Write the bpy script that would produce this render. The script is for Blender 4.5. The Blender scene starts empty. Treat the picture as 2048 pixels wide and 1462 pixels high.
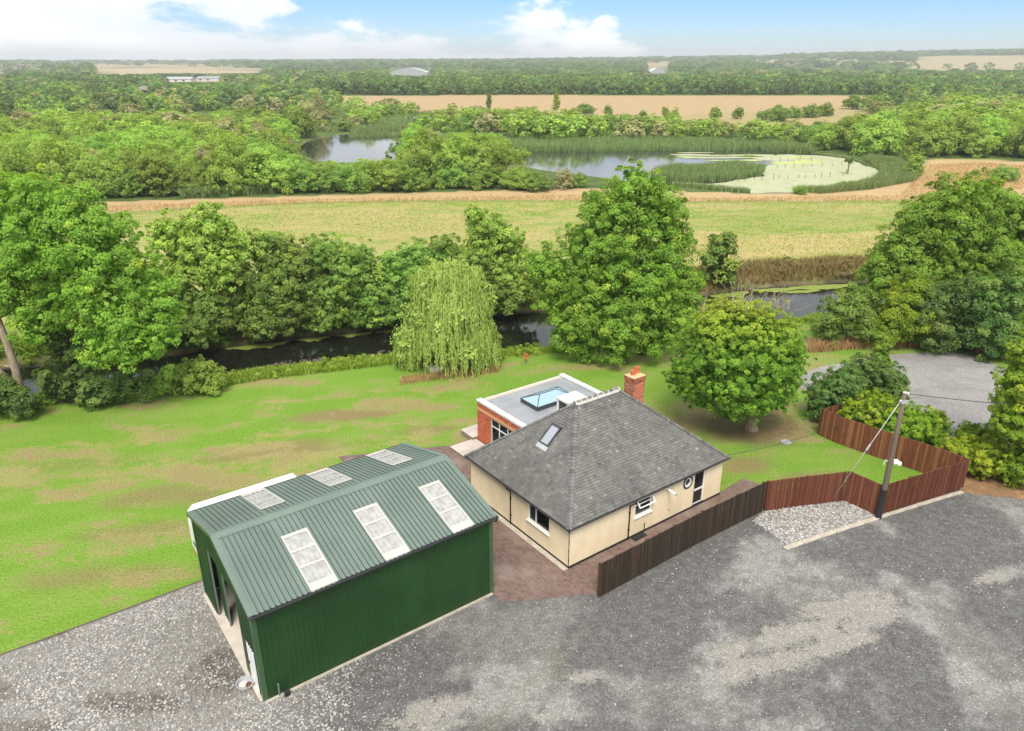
import bpy, bmesh, math, random
import numpy as np
from mathutils import Vector, Matrix

# ------------------------------------------------------------------ camera, sky, sun, exposure
scene = bpy.context.scene
col = scene.collection
F_PX, Y_HOR, CAM_H = 1489.5, 122.6, 22.0            # in pixels of the 2048 x 1462 photograph
PITCH = math.atan((731 - Y_HOR) / F_PX)
cam_data = bpy.data.cameras.new('camera')
cam_data.sensor_width = 36.0
cam_data.lens = F_PX / 2048 * 36.0
cam_data.clip_start = 0.5
cam_data.clip_end = 30000
cam = bpy.data.objects.new('camera', cam_data)
cam.location = (0, 0, CAM_H)
cam.rotation_euler = (math.pi / 2 - PITCH, 0, 0)
col.objects.link(cam)
scene.camera = cam
scene.view_settings.view_transform = 'Standard'
scene.view_settings.look = 'None'
scene.view_settings.gamma = 1
scene.view_settings.exposure = 1.1
scene.cycles.max_bounces = 7
scene.cycles.diffuse_bounces = 3
scene.cycles.glossy_bounces = 3
scene.cycles.transmission_bounces = 5
scene.cycles.transparent_max_bounces = 8
scene.cycles.volume_bounces = 0
scene.cycles.caustics_reflective = False
scene.cycles.caustics_refractive = False
scene.cycles.sample_clamp_indirect = 6
SUN_EL, SUN_AZ = math.radians(56), math.radians(180)   # azimuth measured clockwise from +Y (the viewing direction)

class NT:
    """small helper round a node tree"""
    def __init__(s, nt):
        s.nt = nt; nt.nodes.clear()
    def n(s, t, **kw):
        nd = s.nt.nodes.new(t)
        for k, v in kw.items(): setattr(nd, k, v)
        return nd
    def l(s, a, b): s.nt.links.new(a, b)
    def setin(s, sock, v):
        if v is None: return
        if isinstance(v, bpy.types.NodeSocket): s.l(v, sock)
        elif isinstance(v, (tuple, list)) and sock.type == 'RGBA' and len(v) == 3: sock.default_value = (*v, 1)
        else: sock.default_value = v
    def math(s, op, a, b=None, c=None, clamp=False):
        nd = s.n('ShaderNodeMath', operation=op); nd.use_clamp = clamp
        s.setin(nd.inputs[0], a); s.setin(nd.inputs[1], b); s.setin(nd.inputs[2], c)
        return nd.outputs[0]
    def mix(s, f, a, b, blend='MIX'):
        nd = s.n('ShaderNodeMix', data_type='RGBA', blend_type=blend)
        s.setin(nd.inputs[0], f); s.setin(nd.inputs[6], a); s.setin(nd.inputs[7], b)
        return nd.outputs[2]
    def noise(s, scale, detail=4, rough=.55, vec=None, dist=0.0):
        nd = s.n('ShaderNodeTexNoise'); s.setin(nd.inputs['Vector'], vec)
        nd.inputs['Scale'].default_value = scale; nd.inputs['Detail'].default_value = detail
        nd.inputs['Roughness'].default_value = rough; nd.inputs['Distortion'].default_value = dist
        return nd.outputs['Fac']
    def ramp(s, f, stops):
        nd = s.n('ShaderNodeValToRGB'); s.setin(nd.inputs[0], f)
        el = nd.color_ramp.elements
        while len(el) < len(stops): el.new(.5)
        for e, (p, c) in zip(el, stops):
            e.position = p; e.color = (*c, 1) if isinstance(c, (tuple, list)) else (c, c, c, 1)
        return nd.outputs[0]
    def smooth(s, v, a, b):
        nd = s.n('ShaderNodeMapRange', interpolation_type='SMOOTHSTEP')
        s.setin(nd.inputs[0], v); nd.inputs[1].default_value = a; nd.inputs[2].default_value = b
        return nd.outputs[0]

world = bpy.data.worlds.new('World'); scene.world = world; world.use_nodes = True
w = NT(world.node_tree)
sky = w.n('ShaderNodeTexSky', sky_type='NISHITA'); sky.sun_disc = False
sky.sun_elevation = SUN_EL; sky.sun_rotation = SUN_AZ
sky.air_density = 1.0; sky.dust_density = 0.6; sky.ozone_density = 1.5
tc = w.n('ShaderNodeTexCoord')
mp = w.n('ShaderNodeMapping'); mp.inputs['Scale'].default_value = (1.0, 1.0, 2.6); mp.inputs['Location'].default_value = (.4, 3.1, .2)
w.l(tc.outputs['Generated'], mp.inputs['Vector'])
n1 = w.noise(5.5, 8, .60, mp.outputs[0], .25)
n2 = w.noise(1.6, 3, .5, mp.outputs[0])
sep = w.n('ShaderNodeSeparateXYZ'); w.l(tc.outputs['Generated'], sep.inputs[0])
elev = w.math('ABSOLUTE', sep.outputs['Z'])
dens = w.math('ADD', n1, w.math('MULTIPLY', w.math('SUBTRACT', n2, .5), .7))
dens = w.math('ADD', dens, w.math('MULTIPLY', w.smooth(elev, .085, .0), .19))
dens = w.math('ADD', dens, w.math('MULTIPLY', w.smooth(elev, .078, .125), .24))
clear = w.math('MULTIPLY', w.smooth(sep.outputs['X'], .09, .21), w.smooth(sep.outputs['X'], .80, .66))
clear = w.math('MULTIPLY', clear, w.math('MULTIPLY', w.smooth(elev, .12, .082), w.math('GREATER_THAN', sep.outputs['Y'], 0.0)))
dens = w.math('SUBTRACT', dens, w.math('MULTIPLY', clear, .30))
cover = w.smooth(dens, .53, .61)
cover = w.math('MULTIPLY', cover, .94)
clouds = w.mix(w.smooth(n1, .44, .62), (6.7, 7.0, 7.4), (8.3, 8.35, 8.4))
skyc = w.mix(1.0, sky.outputs[0], w.mix(w.smooth(elev, .0, .075), (.66, .86, 1.12), (.38, .66, 1.16)), 'MULTIPLY')
bg = w.n('ShaderNodeBackground'); bg.inputs['Strength'].default_value = 0.075
w.l(w.mix(cover, skyc, clouds), bg.inputs['Color'])
wo = w.n('ShaderNodeOutputWorld'); w.l(bg.outputs[0], wo.inputs[0])

sun_data = bpy.data.lights.new('sun', 'SUN')
sun_data.energy = 2.1; sun_data.angle = math.radians(24); sun_data.color = (1.0, .94, .83)
sun = bpy.data.objects.new('sun', sun_data)
sd = Vector((math.sin(SUN_AZ) * math.cos(SUN_EL), math.cos(SUN_AZ) * math.cos(SUN_EL), math.sin(SUN_EL)))
sun.rotation_euler = sd.to_track_quat('Z', 'Y').to_euler()
sun.location = sd * 60
col.objects.link(sun)

# ------------------------------------------------------------------ photo pixel -> place
def ray(px, py):
    x = (px - 1024) / F_PX; y = -(py - 731) / F_PX
    return np.array([x, math.cos(PITCH) + y * math.sin(PITCH), -math.sin(PITCH) + y * math.cos(PITCH)])
def P(px, py, z=0.0):                                # where a pixel's ray meets the level z
    d = ray(px, py); t = (z - CAM_H) / d[2]
    return np.array([d[0] * t, d[1] * t, z])
def PY(px, py, Y):                                   # where it meets the upright plane at distance Y
    d = ray(px, py); t = Y / d[1]
    return np.array([d[0] * t, Y, CAM_H + d[2] * t])
def mpp(Y, z=3.0):                                   # metres per photo pixel at a place
    return (Y * math.cos(PITCH) + (CAM_H - z) * math.sin(PITCH)) / F_PX
def PL(pts, z=0.0): return np.array([P(x, y, z)[:2] for x, y in pts])

# ------------------------------------------------------------------ numpy noise and polygons
_LAT = {}
def vnoise(x, y, seed):
    if seed not in _LAT: _LAT[seed] = np.random.RandomState(seed).rand(256, 256)
    r = _LAT[seed]
    xi = np.floor(x).astype(int); yi = np.floor(y).astype(int); fx = x - xi; fy = y - yi
    fx = fx * fx * (3 - 2 * fx); fy = fy * fy * (3 - 2 * fy)
    a = r[xi % 256, yi % 256]; b = r[(xi + 1) % 256, yi % 256]; c = r[xi % 256, (yi + 1) % 256]; d = r[(xi + 1) % 256, (yi + 1) % 256]
    return (a * (1 - fx) + b * fx) * (1 - fy) + (c * (1 - fx) + d * fx) * fy
def fbm(x, y, seed, oct=4, gain=.5):
    s = 0; a = 1; t = 0
    for o in range(oct):
        s = s + a * vnoise(x * 2 ** o + 17.3 * o, y * 2 ** o + 9.1 * o, seed + o); t += a; a *= gain
    return s / t
def inside(poly, x, y):
    res = np.zeros(np.shape(x), bool); n = len(poly)
    for i in range(n):
        x0, y0 = poly[i]; x1, y1 = poly[(i + 1) % n]
        c = ((y0 > y) != (y1 > y)) & (x < (x1 - x0) * (y - y0) / (y1 - y0 + 1e-12) + x0)
        res ^= c
    return res
def nearest(poly, x, y, closed=True):
    n = len(poly); best = np.full(np.shape(x), 1e18); bx = np.array(x, float); by = np.array(y, float)
    for i in range(n if closed else n - 1):
        x0, y0 = poly[i]; x1, y1 = poly[(i + 1) % n]; dx, dy = x1 - x0, y1 - y0
        t = np.clip(((x - x0) * dx + (y - y0) * dy) / (dx * dx + dy * dy + 1e-12), 0, 1)
        qx, qy = x0 + t * dx, y0 + t * dy; d = (x - qx) ** 2 + (y - qy) ** 2
        m = d < best; best = np.where(m, d, best); bx = np.where(m, qx, bx); by = np.where(m, qy, by)
    return np.sqrt(best), bx, by
def sdist(poly, x, y):                               # negative inside
    d, _, _ = nearest(poly, x, y); return np.where(inside(poly, x, y), -d, d)
def sstep(v, a, b):
    t = np.clip((v - a) / (b - a), 0, 1); return t * t * (3 - 2 * t)
def lerp(a, b, t): return a + (b - a) * t
def resample(pts, step):
    pts = np.array(pts, float); out = []
    for a, b in zip(pts[:-1], pts[1:]):
        n = max(1, int(np.linalg.norm(b - a) / step))
        out += [a + (b - a) * k / n for k in range(n)]
    return np.array(out + [pts[-1]])

# ------------------------------------------------------------------ object helpers
def tag(o, label=None, cat=None, group=None, kind=None):
    for k, v in (('label', label), ('category', cat), ('group', group), ('kind', kind)):
        if v: o[k] = v
    return o
def thing(name, label, cat, loc=(0, 0, 0), rz=0.0, group=None):
    o = bpy.data.objects.new(name, None); o.empty_display_size = .3
    o.location = tuple(loc); o.rotation_euler = (0, 0, rz); col.objects.link(o)
    return tag(o, label, cat, group)
def link(name, me, parent=None):
    o = bpy.data.objects.new(name, me); col.objects.link(o)
    if parent is not None: o.parent = parent
    return o
def np_mesh(name, V, Fq, mat, tint=None, attrs=None, smooth=False):
    """quads/tris from arrays"""
    V = np.asarray(V, np.float32); Fq = np.asarray(Fq, np.int32); k = Fq.shape[1]
    me = bpy.data.meshes.new(name)
    me.vertices.add(len(V)); me.vertices.foreach_set('co', V.ravel())
    me.loops.add(Fq.size); me.loops.foreach_set('vertex_index', Fq.ravel())
    me.polygons.add(len(Fq)); me.polygons.foreach_set('loop_start', np.arange(0, Fq.size, k, dtype=np.int32))
    if smooth: me.polygons.foreach_set('use_smooth', np.ones(len(Fq), bool))
    for nm, arr in (attrs or {}).items():
        a = me.color_attributes.new(nm, 'FLOAT_COLOR', 'POINT')
        c4 = np.ones((len(V), 4), np.float32); c4[:, :arr.shape[1]] = arr
        a.data.foreach_set('color', c4.ravel())
    if tint is not None:
        a = me.color_attributes.new('tint', 'FLOAT_COLOR', 'POINT')
        c4 = np.ones((len(V), 4), np.float32); c4[:, :tint.shape[1]] = tint
        a.data.foreach_set('color', c4.ravel())
    for m in (mat if isinstance(mat, (list, tuple)) else [mat]): me.materials.append(m)
    me.update(); me.validate()
    return me
class MB:
    """collects boxes, bars and tubes for one mesh"""
    def __init__(s): s.v = []; s.f = []; s.t = []; s.tint = None
    def add(s, vs, fs, tint=None):
        b = len(s.v); s.v += [tuple(v) for v in vs]; s.f += [tuple(b + i for i in f) for f in fs]
        s.t += [tint if tint is not None else (1, 1, 1)] * len(vs)
        return s
    def hexa(s, c8, tint=None):                      # c8: bottom 4 then top 4, anticlockwise from above
        return s.add(c8, [(3, 2, 1, 0), (4, 5, 6, 7), (0, 1, 5, 4), (1, 2, 6, 5), (2, 3, 7, 6), (3, 0, 4, 7)], tint)
    def box(s, x0, x1, y0, y1, z0, z1, tint=None):
        return s.hexa([(x0, y0, z0), (x1, y0, z0), (x1, y1, z0), (x0, y1, z0), (x0, y0, z1), (x1, y0, z1), (x1, y1, z1), (x0, y1, z1)], tint)
    def tube(s, pts, rads, n=8, cap=True):
        pts = [Vector(p) for p in pts]; rads = rads if isinstance(rads, (list, tuple)) else [rads] * len(pts)
        b = len(s.v); ref = None
        for i, p in enumerate(pts):
            d = (pts[min(i + 1, len(pts) - 1)] - pts[max(i - 1, 0)]).normalized()
            if ref is None: ref = d.orthogonal().normalized()
            else:
                ref = ref - d * ref.dot(d); ref = ref.normalized() if ref.length > 1e-6 else d.orthogonal().normalized()
            q = d.cross(ref)
            for k in range(n):
                a = 2 * math.pi * k / n
                s.v.append(tuple(p + (ref * math.cos(a) + q * math.sin(a)) * rads[i])); s.t.append((1, 1, 1))
        for i in range(len(pts) - 1):
            for k in range(n):
                s.f.append((b + i * n + k, b + i * n + (k + 1) % n, b + (i + 1) * n + (k + 1) % n, b + (i + 1) * n + k))
        if cap:
            s.f.append(tuple(b + k for k in reversed(range(n)))); s.f.append(tuple(b + (len(pts) - 1) * n + k for k in range(n)))
        return s
    def lathe(s, prof, n=20, c=(0, 0, 0)):
        b = len(s.v)
        for r, z in prof:
            for k in range(n):
                a = 2 * math.pi * k / n; s.v.append((c[0] + r * math.cos(a), c[1] + r * math.sin(a), c[2] + z)); s.t.append((1, 1, 1))
        for i in range(len(prof) - 1):
            for k in range(n): s.f.append((b + i * n + k, b + i * n + (k + 1) % n, b + (i + 1) * n + (k + 1) % n, b + (i + 1) * n + k))
        s.f.append(tuple(b + k for k in reversed(range(n)))); s.f.append(tuple(b + (len(prof) - 1) * n + k for k in range(n)))
        return s
    def mesh(s, name, mat, smooth=False, tint=False, bevel=0.0):
        me = bpy.data.meshes.new(name); me.from_pydata(s.v, [], s.f)
        if bevel:
            bm = bmesh.new(); bm.from_mesh(me)
            bmesh.ops.bevel(bm, geom=[e for e in bm.edges if e.calc_face_angle(0) > .6], offset=bevel, segments=2, affect='EDGES', profile=.6)
            bm.to_mesh(me); bm.free()
        elif tint:
            a = me.color_attributes.new('tint', 'FLOAT_COLOR', 'POINT')
            for i, t in enumerate(s.t): a.data[i].color = (*t, 1)
        me.materials.append(mat)
        if smooth: me.polygons.foreach_set('use_smooth', np.ones(len(me.polygons), bool))
        me.update(); return me
    def build(s, name, mat, parent=None, **kw): return link(name, s.mesh(name, mat, **kw), parent)

# ------------------------------------------------------------------ materials
def new_mat(name):
    m = bpy.data.materials.new(name); m.use_nodes = True
    return m, NT(m.node_tree)
def finish(t, colr, rough=.8, spec=.3, bump=None, metal=0.0, bump_d=.02, extra=None):
    b = t.n('ShaderNodeBsdfPrincipled')
    t.setin(b.inputs['Base Color'], colr); t.setin(b.inputs['Roughness'], rough)
    t.setin(b.inputs['Specular IOR Level'], spec); t.setin(b.inputs['Metallic'], metal)
    if bump is not None:
        bp = t.n('ShaderNodeBump'); bp.inputs['Distance'].default_value = bump_d; bp.inputs['Strength'].default_value = 1
        t.l(bump, bp.inputs['Height']); t.l(bp.outputs[0], b.inputs['Normal'])
    o = t.n('ShaderNodeOutputMaterial'); t.l(b.outputs[0], o.inputs[0])
    return b
def objvec(t):
    return t.n('ShaderNodeTexCoord').outputs['Object']
def posvec(t):
    return t.n('ShaderNodeNewGeometry').outputs['Position']
def scale_vec(t, v, sc, rot=(0, 0, 0)):
    m = t.n('ShaderNodeMapping'); t.l(v, m.inputs['Vector']); m.inputs['Scale'].default_value = sc; m.inputs['Rotation'].default_value = rot
    return m.outputs[0]
def attr(t, name='tint'):
    a = t.n('ShaderNodeAttribute'); a.attribute_name = name; return a.outputs['Color']
def rnd(t): return t.n('ShaderNodeObjectInfo').outputs['Random']
def simple(name, c, rough=.7, var=.18, scale=3.0, spec=.3, metal=0.0, tint=False, objrand=0.0, bump=0.0, bscale=40, stretch=None):
    m, t = new_mat(name)
    v = objvec(t)
    if stretch: v = scale_vec(t, v, stretch)
    n = t.noise(scale, 5, .6, v); f = t.smooth(n, .25, .75)
    c = np.array(c)
    cc = t.mix(f, tuple(c * (1 - var)), tuple(np.minimum(c * (1 + var), .95)))
    if tint: cc = t.mix(1.0, cc, attr(t), 'MULTIPLY')
    if objrand:
        g = t.math('MULTIPLY_ADD', rnd(t), 2 * objrand, 1 - objrand)
        cmb = t.n('ShaderNodeCombineColor'); [t.l(g, cmb.inputs[i]) for i in range(3)]
        cc = t.mix(1.0, cc, cmb.outputs[0], 'MULTIPLY')
    finish(t, cc, rough, spec, t.noise(bscale, 3, .6, v) if bump else None, metal, bump)
    return m
MAT = {}
M = MAT
M['cream'] = simple('cream_render', (.80, .67, .46), .85, .075, .9, bump=.004, bscale=90, stretch=(1.6, 1.6, .7))
M['black_paint'] = simple('black_paint', (.025, .025, .027), .5, .2, 8)
M['black_plastic'] = simple('black_plastic', (.018, .018, .02), .35, .2, 8, .5)
M['white_upvc'] = simple('white_upvc', (.82, .82, .82), .35, .03, 4, .5)
M['white_gel'] = simple('white_panel', (.80, .81, .82), .3, .05, 1.5, .5)
M['white_mortar'] = simple('white_mortar', (.66, .64, .60), .9, .2, 12)
M['tile'] = simple('roof_tile', (.135, .131, .125), .85, .16, 1.2, .25, tint=True, bump=.004, bscale=30)
M['hip'] = simple('hip_tile', (.135, .134, .13), .85, .3, 5, .25, objrand=.3)
M['ridge'] = simple('ridge_tile', (.16, .15, .13), .9, .35, 9, .2, objrand=.3)
M['gutter'] = simple('gutter', (.035, .033, .032), .5, .2, 6)
M['brick'] = simple('red_brick', (.46, .125, .06), .85, .18, 25, .2, tint=True)
M['mortar'] = simple('brick_mortar', (.47, .40, .33), .95, .12, 20, .1)
M['chim_mortar'] = simple('pale_mortar', (.62, .56, .48), .95, .12, 20, .1)
M['buff'] = simple('buff_band', (.60, .36, .20), .85, .12, 12, .2)
M['coping'] = simple('coping_stone', (.56, .55, .53), .8, .14, 2.5, .3)
M['flat_roof'] = simple('flat_roof_membrane', (.27, .285, .30), .45, .14, .7, .4)
M['anthracite'] = simple('anthracite_frame', (.045, .05, .055), .4, .1, 4, .5)
M['pot'] = simple('chimney_pot', (.50, .15, .07), .8, .15, 6)
M['inside_shade'] = simple('inside_shade', (.05, .048, .045), .9, .2, 3)  # dimness of the rooms is put into this colour of floors and inner walls
M['curtain'] = simple('curtain', (.55, .54, .52), .9, .15, 4, stretch=(9, 9, .5))
M['slab'] = simple('concrete', (.52, .47, .40), .9, .14, 1.6, .2, bump=.004)
M['kerb'] = simple('kerb_concrete', (.44, .39, .32), .9, .2, 3.0, .2, bump=.01)
M['patio'] = simple('patio_slab', (.48, .42, .38), .9, .1, 2.2, .2, objrand=.12)
M['patio_side'] = simple('patio_wall', (.26, .20, .17), .9, .3, 9, .2)
M['steel'] = simple('galvanised_steel', (.48, .49, .5), .45, .15, 8, .5, metal=.4)
M['grey_plastic'] = simple('grey_plastic', (.36, .37, .38), .5, .1, 5)
M['wire_dark'] = simple('dark_cable', (.05, .05, .055), .6, .1, 5)
M['wire_pale'] = simple('pale_steel_wire', (.60, .59, .56), .5, .1, 5, metal=.1)
M['rust'] = simple('orange_float', (.62, .12, .04), .6, .2, 6)
M['rail'] = simple('fence_rail', (.12, .05, .028), .85, .3, 6)

def glass_mat(name, tintc, mixbase=.05, rough=.02, body=None, bf=.0):
    m, t = new_mat(name)
    tr = t.n('ShaderNodeBsdfTransparent'); tr.inputs[0].default_value = (*tintc, 1)
    gl = t.n('ShaderNodeBsdfGlossy'); gl.inputs['Roughness'].default_value = rough; gl.inputs[0].default_value = (.95, .97, 1, 1)
    fr = t.n('ShaderNodeFresnel'); fr.inputs[0].default_value = 1.5
    bf_ = t.n('ShaderNodeNewGeometry').outputs['Backfacing']
    f = t.math('MULTIPLY', t.math('ADD', fr.outputs[0], mixbase, clamp=True), t.math('SUBTRACT', 1.0, bf_))
    mx = t.n('ShaderNodeMixShader'); t.l(f, mx.inputs[0]); t.l(tr.outputs[0], mx.inputs[1]); t.l(gl.outputs[0], mx.inputs[2])
    if body:
        df = t.n('ShaderNodeBsdfDiffuse'); df.inputs[0].default_value = (*body, 1); m2 = t.n('ShaderNodeMixShader'); m2.inputs[0].default_value = bf
        t.l(mx.outputs[0], m2.inputs[1]); t.l(df.outputs[0], m2.inputs[2]); mx = m2
    o = t.n('ShaderNodeOutputMaterial'); t.l(mx.outputs[0], o.inputs[0]); return m
M['glass'] = glass_mat('window_glass', (.50, .55, .56))  # tint kept dark so that the rooms behind look dim
M['lantern_glass'] = glass_mat('sky_toned_glass', (.30, .52, .62), .35, .04, (.42, .66, .80), .5)  # diffuse blue body stands in for the sky's reflection
M['velux_glass'] = glass_mat('rooflight_glass', (.45, .48, .55), .35, .08, (.45, .46, .52), .5)  # pale diffuse body likewise replaces reflected sky

def wood_mat(name, c1, c2, c3):
    m, t = new_mat(name)
    v = objvec(t); vs = scale_vec(t, v, (14, 14, 1.1)); r = rnd(t)
    off = t.n('ShaderNodeVectorMath', operation='ADD'); t.l(vs, off.inputs[0])
    cmb = t.n('ShaderNodeCombineXYZ'); t.l(t.math('MULTIPLY', r, 57), cmb.inputs[0]); t.l(t.math('MULTIPLY', r, 23), cmb.inputs[2]); t.l(cmb.outputs[0], off.inputs[1])
    n = t.noise(1.6, 5, .6, off.outputs[0])
    c = t.mix(t.smooth(n, .3, .7), c1, c2)
    c = t.mix(t.math('MULTIPLY', t.smooth(r, .45, 1.0), .75), c, c3)
    finish(t, c, .8, .25, n, 0, .006); return m
M['board_red'] = wood_mat('red_brown_boards', (.105, .033, .020), (.175, .058, .034), (.24, .09, .05))
M['board_dark'] = wood_mat('dark_brown_boards', (.034, .028, .022), (.060, .044, .031), (.095, .055, .034))
M['board_back'] = wood_mat('weathered_boards', (.10, .034, .018), (.21, .075, .036), (.30, .135, .062))
M['pole'] = wood_mat('pole_wood', (.075, .058, .045), (.17, .13, .10), (.15, .12, .09))
M['post_wood'] = wood_mat('post_wood', (.10, .08, .06), (.2, .16, .12), (.14, .11, .09))

def sheet_mat(name, c1, c2, rough, streak=.5):
    m, t = new_mat(name)
    v = objvec(t); n = t.noise(.55, 4, .6, v); n2 = t.noise(2.2, 4, .65, scale_vec(t, v, (5, 5, .6)))
    c = t.mix(t.smooth(n, .3, .7), c1, c2)
    c = t.mix(t.math('MULTIPLY', t.smooth(n2, .5, .8), streak), c, tuple(np.array(c2) * 1.25))
    g = t.math('MULTIPLY_ADD', rnd(t), .16, .92); cmb = t.n('ShaderNodeCombineColor'); [t.l(g, cmb.inputs[i]) for i in range(3)]
    c = t.mix(1.0, c, cmb.outputs[0], 'MULTIPLY')
    finish(t, c, t.math('MULTIPLY_ADD', n2, .25, rough - .12), .45); return m
M['green_wall'] = sheet_mat('dark_green_cladding', (.009, .040, .009), (.014, .055, .012), .42, .25)
M['green_roof'] = sheet_mat('grey_green_roof_sheet', (.125, .168, .144), (.15, .196, .168), .42, .3)  # weathering and sky sheen are both put into this paler green
M['green_trim'] = sheet_mat('green_trim', (.12, .165, .14), (.142, .19, .16), .42, .3)
M['green_trim_dark'] = sheet_mat('dark_green_trim', (.040, .085, .040), (.055, .11, .05), .4, .3)
M['rooflight'] = simple('translucent_rooflight', (.36, .36, .345), .5, .22, 3.5, .4)
M['rooflight_bar'] = simple('rooflight_purlin', (.50, .47, .42), .6, .08, 3)

def bark_mat(name, c1, c2):
    m, t = new_mat(name); v = scale_vec(t, objvec(t), (6, 6, 1.5)); n = t.noise(2.0, 5, .65, v)
    finish(t, t.mix(t.smooth(n, .3, .7), c1, c2), .9, .1, n, 0, .03); return m
M['bark'] = bark_mat('bark', (.055, .045, .033), (.14, .115, .085))
M['bark_pale'] = bark_mat('pale_bark', (.22, .17, .12), (.40, .32, .24))

def leaf_mat(name, dark, light, yellow, trans=.42, var=.12):
    """leaf colour follows a random tint stored on the leaves and a random value for each tree"""
    m, t = new_mat(name)
    s3 = t.n('ShaderNodeSeparateColor'); t.l(attr(t), s3.inputs[0])
    c = t.mix(s3.outputs[0], dark, light)
    c = t.mix(t.math('MULTIPLY', s3.outputs[1], .75), c, yellow)
    hs = t.n('ShaderNodeHueSaturation'); t.l(c, hs.inputs['Color'])
    t.l(t.math('MULTIPLY_ADD', rnd(t), .024, .480), hs.inputs['Hue'])
    t.l(t.math('MULTIPLY_ADD', rnd(t), 2 * var, 1 - var), hs.inputs['Value'])
    c = hs.outputs[0]
    d = t.n('ShaderNodeBsdfDiffuse'); t.l(c, d.inputs[0])
    tr = t.n('ShaderNodeBsdfTranslucent'); t.l(t.mix(1.0, c, (1.25, 1.2, .7), 'MULTIPLY'), tr.inputs[0])
    mx = t.n('ShaderNodeMixShader'); mx.inputs[0].default_value = trans
    t.l(d.outputs[0], mx.inputs[1]); t.l(tr.outputs[0], mx.inputs[2])
    gl = t.n('ShaderNodeBsdfGlossy'); gl.inputs['Roughness'].default_value = .45
    m2 = t.n('ShaderNodeMixShader'); m2.inputs[0].default_value = .012
    t.l(mx.outputs[0], m2.inputs[1]); t.l(gl.outputs[0], m2.inputs[2])
    o = t.n('ShaderNodeOutputMaterial'); t.l(m2.outputs[0], o.inputs[0]); return m
M['ash'] = leaf_mat('ash_leaves', (0.124, 0.246, 0.031), (0.308, 0.530, 0.071), (0.595, 0.687, 0.088))
M['sallow'] = leaf_mat('sallow_leaves', (0.116, 0.216, 0.043), (0.310, 0.482, 0.101), (0.556, 0.660, 0.097), .42, .2)
M['willow'] = leaf_mat('willow_leaves', (0.266, 0.390, 0.086), (0.472, 0.633, 0.173), (0.661, 0.768, 0.259))
M['holly'] = leaf_mat('holly_leaves', (0.090, 0.204, 0.022), (0.273, 0.472, 0.048), (0.835, 0.768, 0.097))
M['dark_leaf'] = leaf_mat('dark_leaves', (0.065, 0.139, 0.038), (0.189, 0.324, 0.078), (0.408, 0.492, 0.113))
M['gold'] = leaf_mat('golden_leaves', (0.142, 0.233, 0.019), (0.336, 0.453, 0.036), (0.671, 0.678, 0.061))
M['cypress'] = leaf_mat('cypress_leaves', (0.110, 0.231, 0.017), (0.298, 0.462, 0.043), (0.596, 0.649, 0.075))
M['bush'] = leaf_mat('scrub_leaves', (0.194, 0.319, 0.056), (0.393, 0.580, 0.111), (0.572, 0.715, 0.133), .40, .26)
M['bush_pale'] = leaf_mat('silver_leaves', (0.240, 0.264, 0.110), (0.479, 0.469, 0.220), (0.597, 0.557, 0.234), .3, .15)
M['wood'] = leaf_mat('woodland_leaves', (0.090, 0.175, 0.057), (0.206, 0.330, 0.102), (0.402, 0.511, 0.134), .2, .30)
M['reed'] = leaf_mat('reed_blades', (0.116, 0.196, 0.063), (0.248, 0.348, 0.131), (0.440, 0.454, 0.168), .35, .05)
M['bank'] = leaf_mat('bank_plants', (0.119, 0.220, 0.025), (0.289, 0.437, 0.050), (0.560, 0.527, 0.101), .3, .05)
M['dry'] = leaf_mat('dry_stems', (0.360, 0.237, 0.096), (0.558, 0.406, 0.192), (0.324, 0.118, 0.048), .2, .05)
M['flower'] = simple('pink_flowers', (.30, .20, .20), .8, .25, 20)
M['rough'] = leaf_mat('rough_herbs', (0.160, 0.163, 0.050), (0.300, 0.278, 0.100), (0.360, 0.211, 0.100), .3, .05)

# ground colours are stored on the sheet in two layers that the material mixes with fine noise
def ground_mat(name, sc1, sc2, bump=.02, bsc=9.0, speck=None, rough=.95, edge=(.42, .58), grain=(.62, 1.35), broad=0.0):
    m, t = new_mat(name); v = posvec(t)
    n1 = t.noise(sc1, 8, .74, v); n2 = t.noise(sc2, 3, .6, v)
    f = t.math('MULTIPLY_ADD', t.math('SUBTRACT', n2, .5), .6, n1)
    if broad: f = t.math('MULTIPLY_ADD', t.math('SUBTRACT', t.noise(broad, 6, .65, scale_vec(t, v, (.5, 1, 1), (0, 0, -.2))), .5), 1.7, f)
    a1 = t.n('ShaderNodeAttribute'); a1.attribute_name = 'col'
    f = t.math('ADD', f, t.math('SUBTRACT', a1.outputs['Alpha'], .5))
    c = t.mix(t.smooth(f, *edge), a1.outputs['Color'], attr(t, 'col2'))
    g = t.noise(bsc, 4, .7, v)
    c = t.mix(1.0, c, t.ramp(g, [(.25, grain[0]), (.5, 1.0), (.8, grain[1])]), 'MULTIPLY')
    c = t.mix(1.0, c, t.ramp(t.noise(bsc * 3.1, 2, .6, v), [(.3, 1 - (1 - grain[0]) * .6), (.5, 1.0), (.72, 1 + (grain[1] - 1) * .7)]), 'MULTIPLY')
    if speck:
        vo = t.n('ShaderNodeTexVoronoi'); vo.inputs['Scale'].default_value = speck[0]; t.l(v, vo.inputs['Vector'])
        s3 = t.n('ShaderNodeSeparateColor'); t.l(vo.outputs['Color'], s3.inputs[0])
        st = t.ramp(s3.outputs[0], [(0.0, .42), (.5, .85), (.8, 1.15), (1.0, 2.1)])
        c = t.mix(speck[1], c, t.mix(1.0, c, st, 'MULTIPLY'))
        g = t.math('ADD', g, t.math('MULTIPLY', s3.outputs[1], .5))
    finish(t, c, rough, .15, g, 0, bump); return m
M['ground'] = ground_mat('grassland', 1.5, 7.5, .08, 8.0, edge=(.36, .64), broad=.42, grain=(.55, 1.4))
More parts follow.
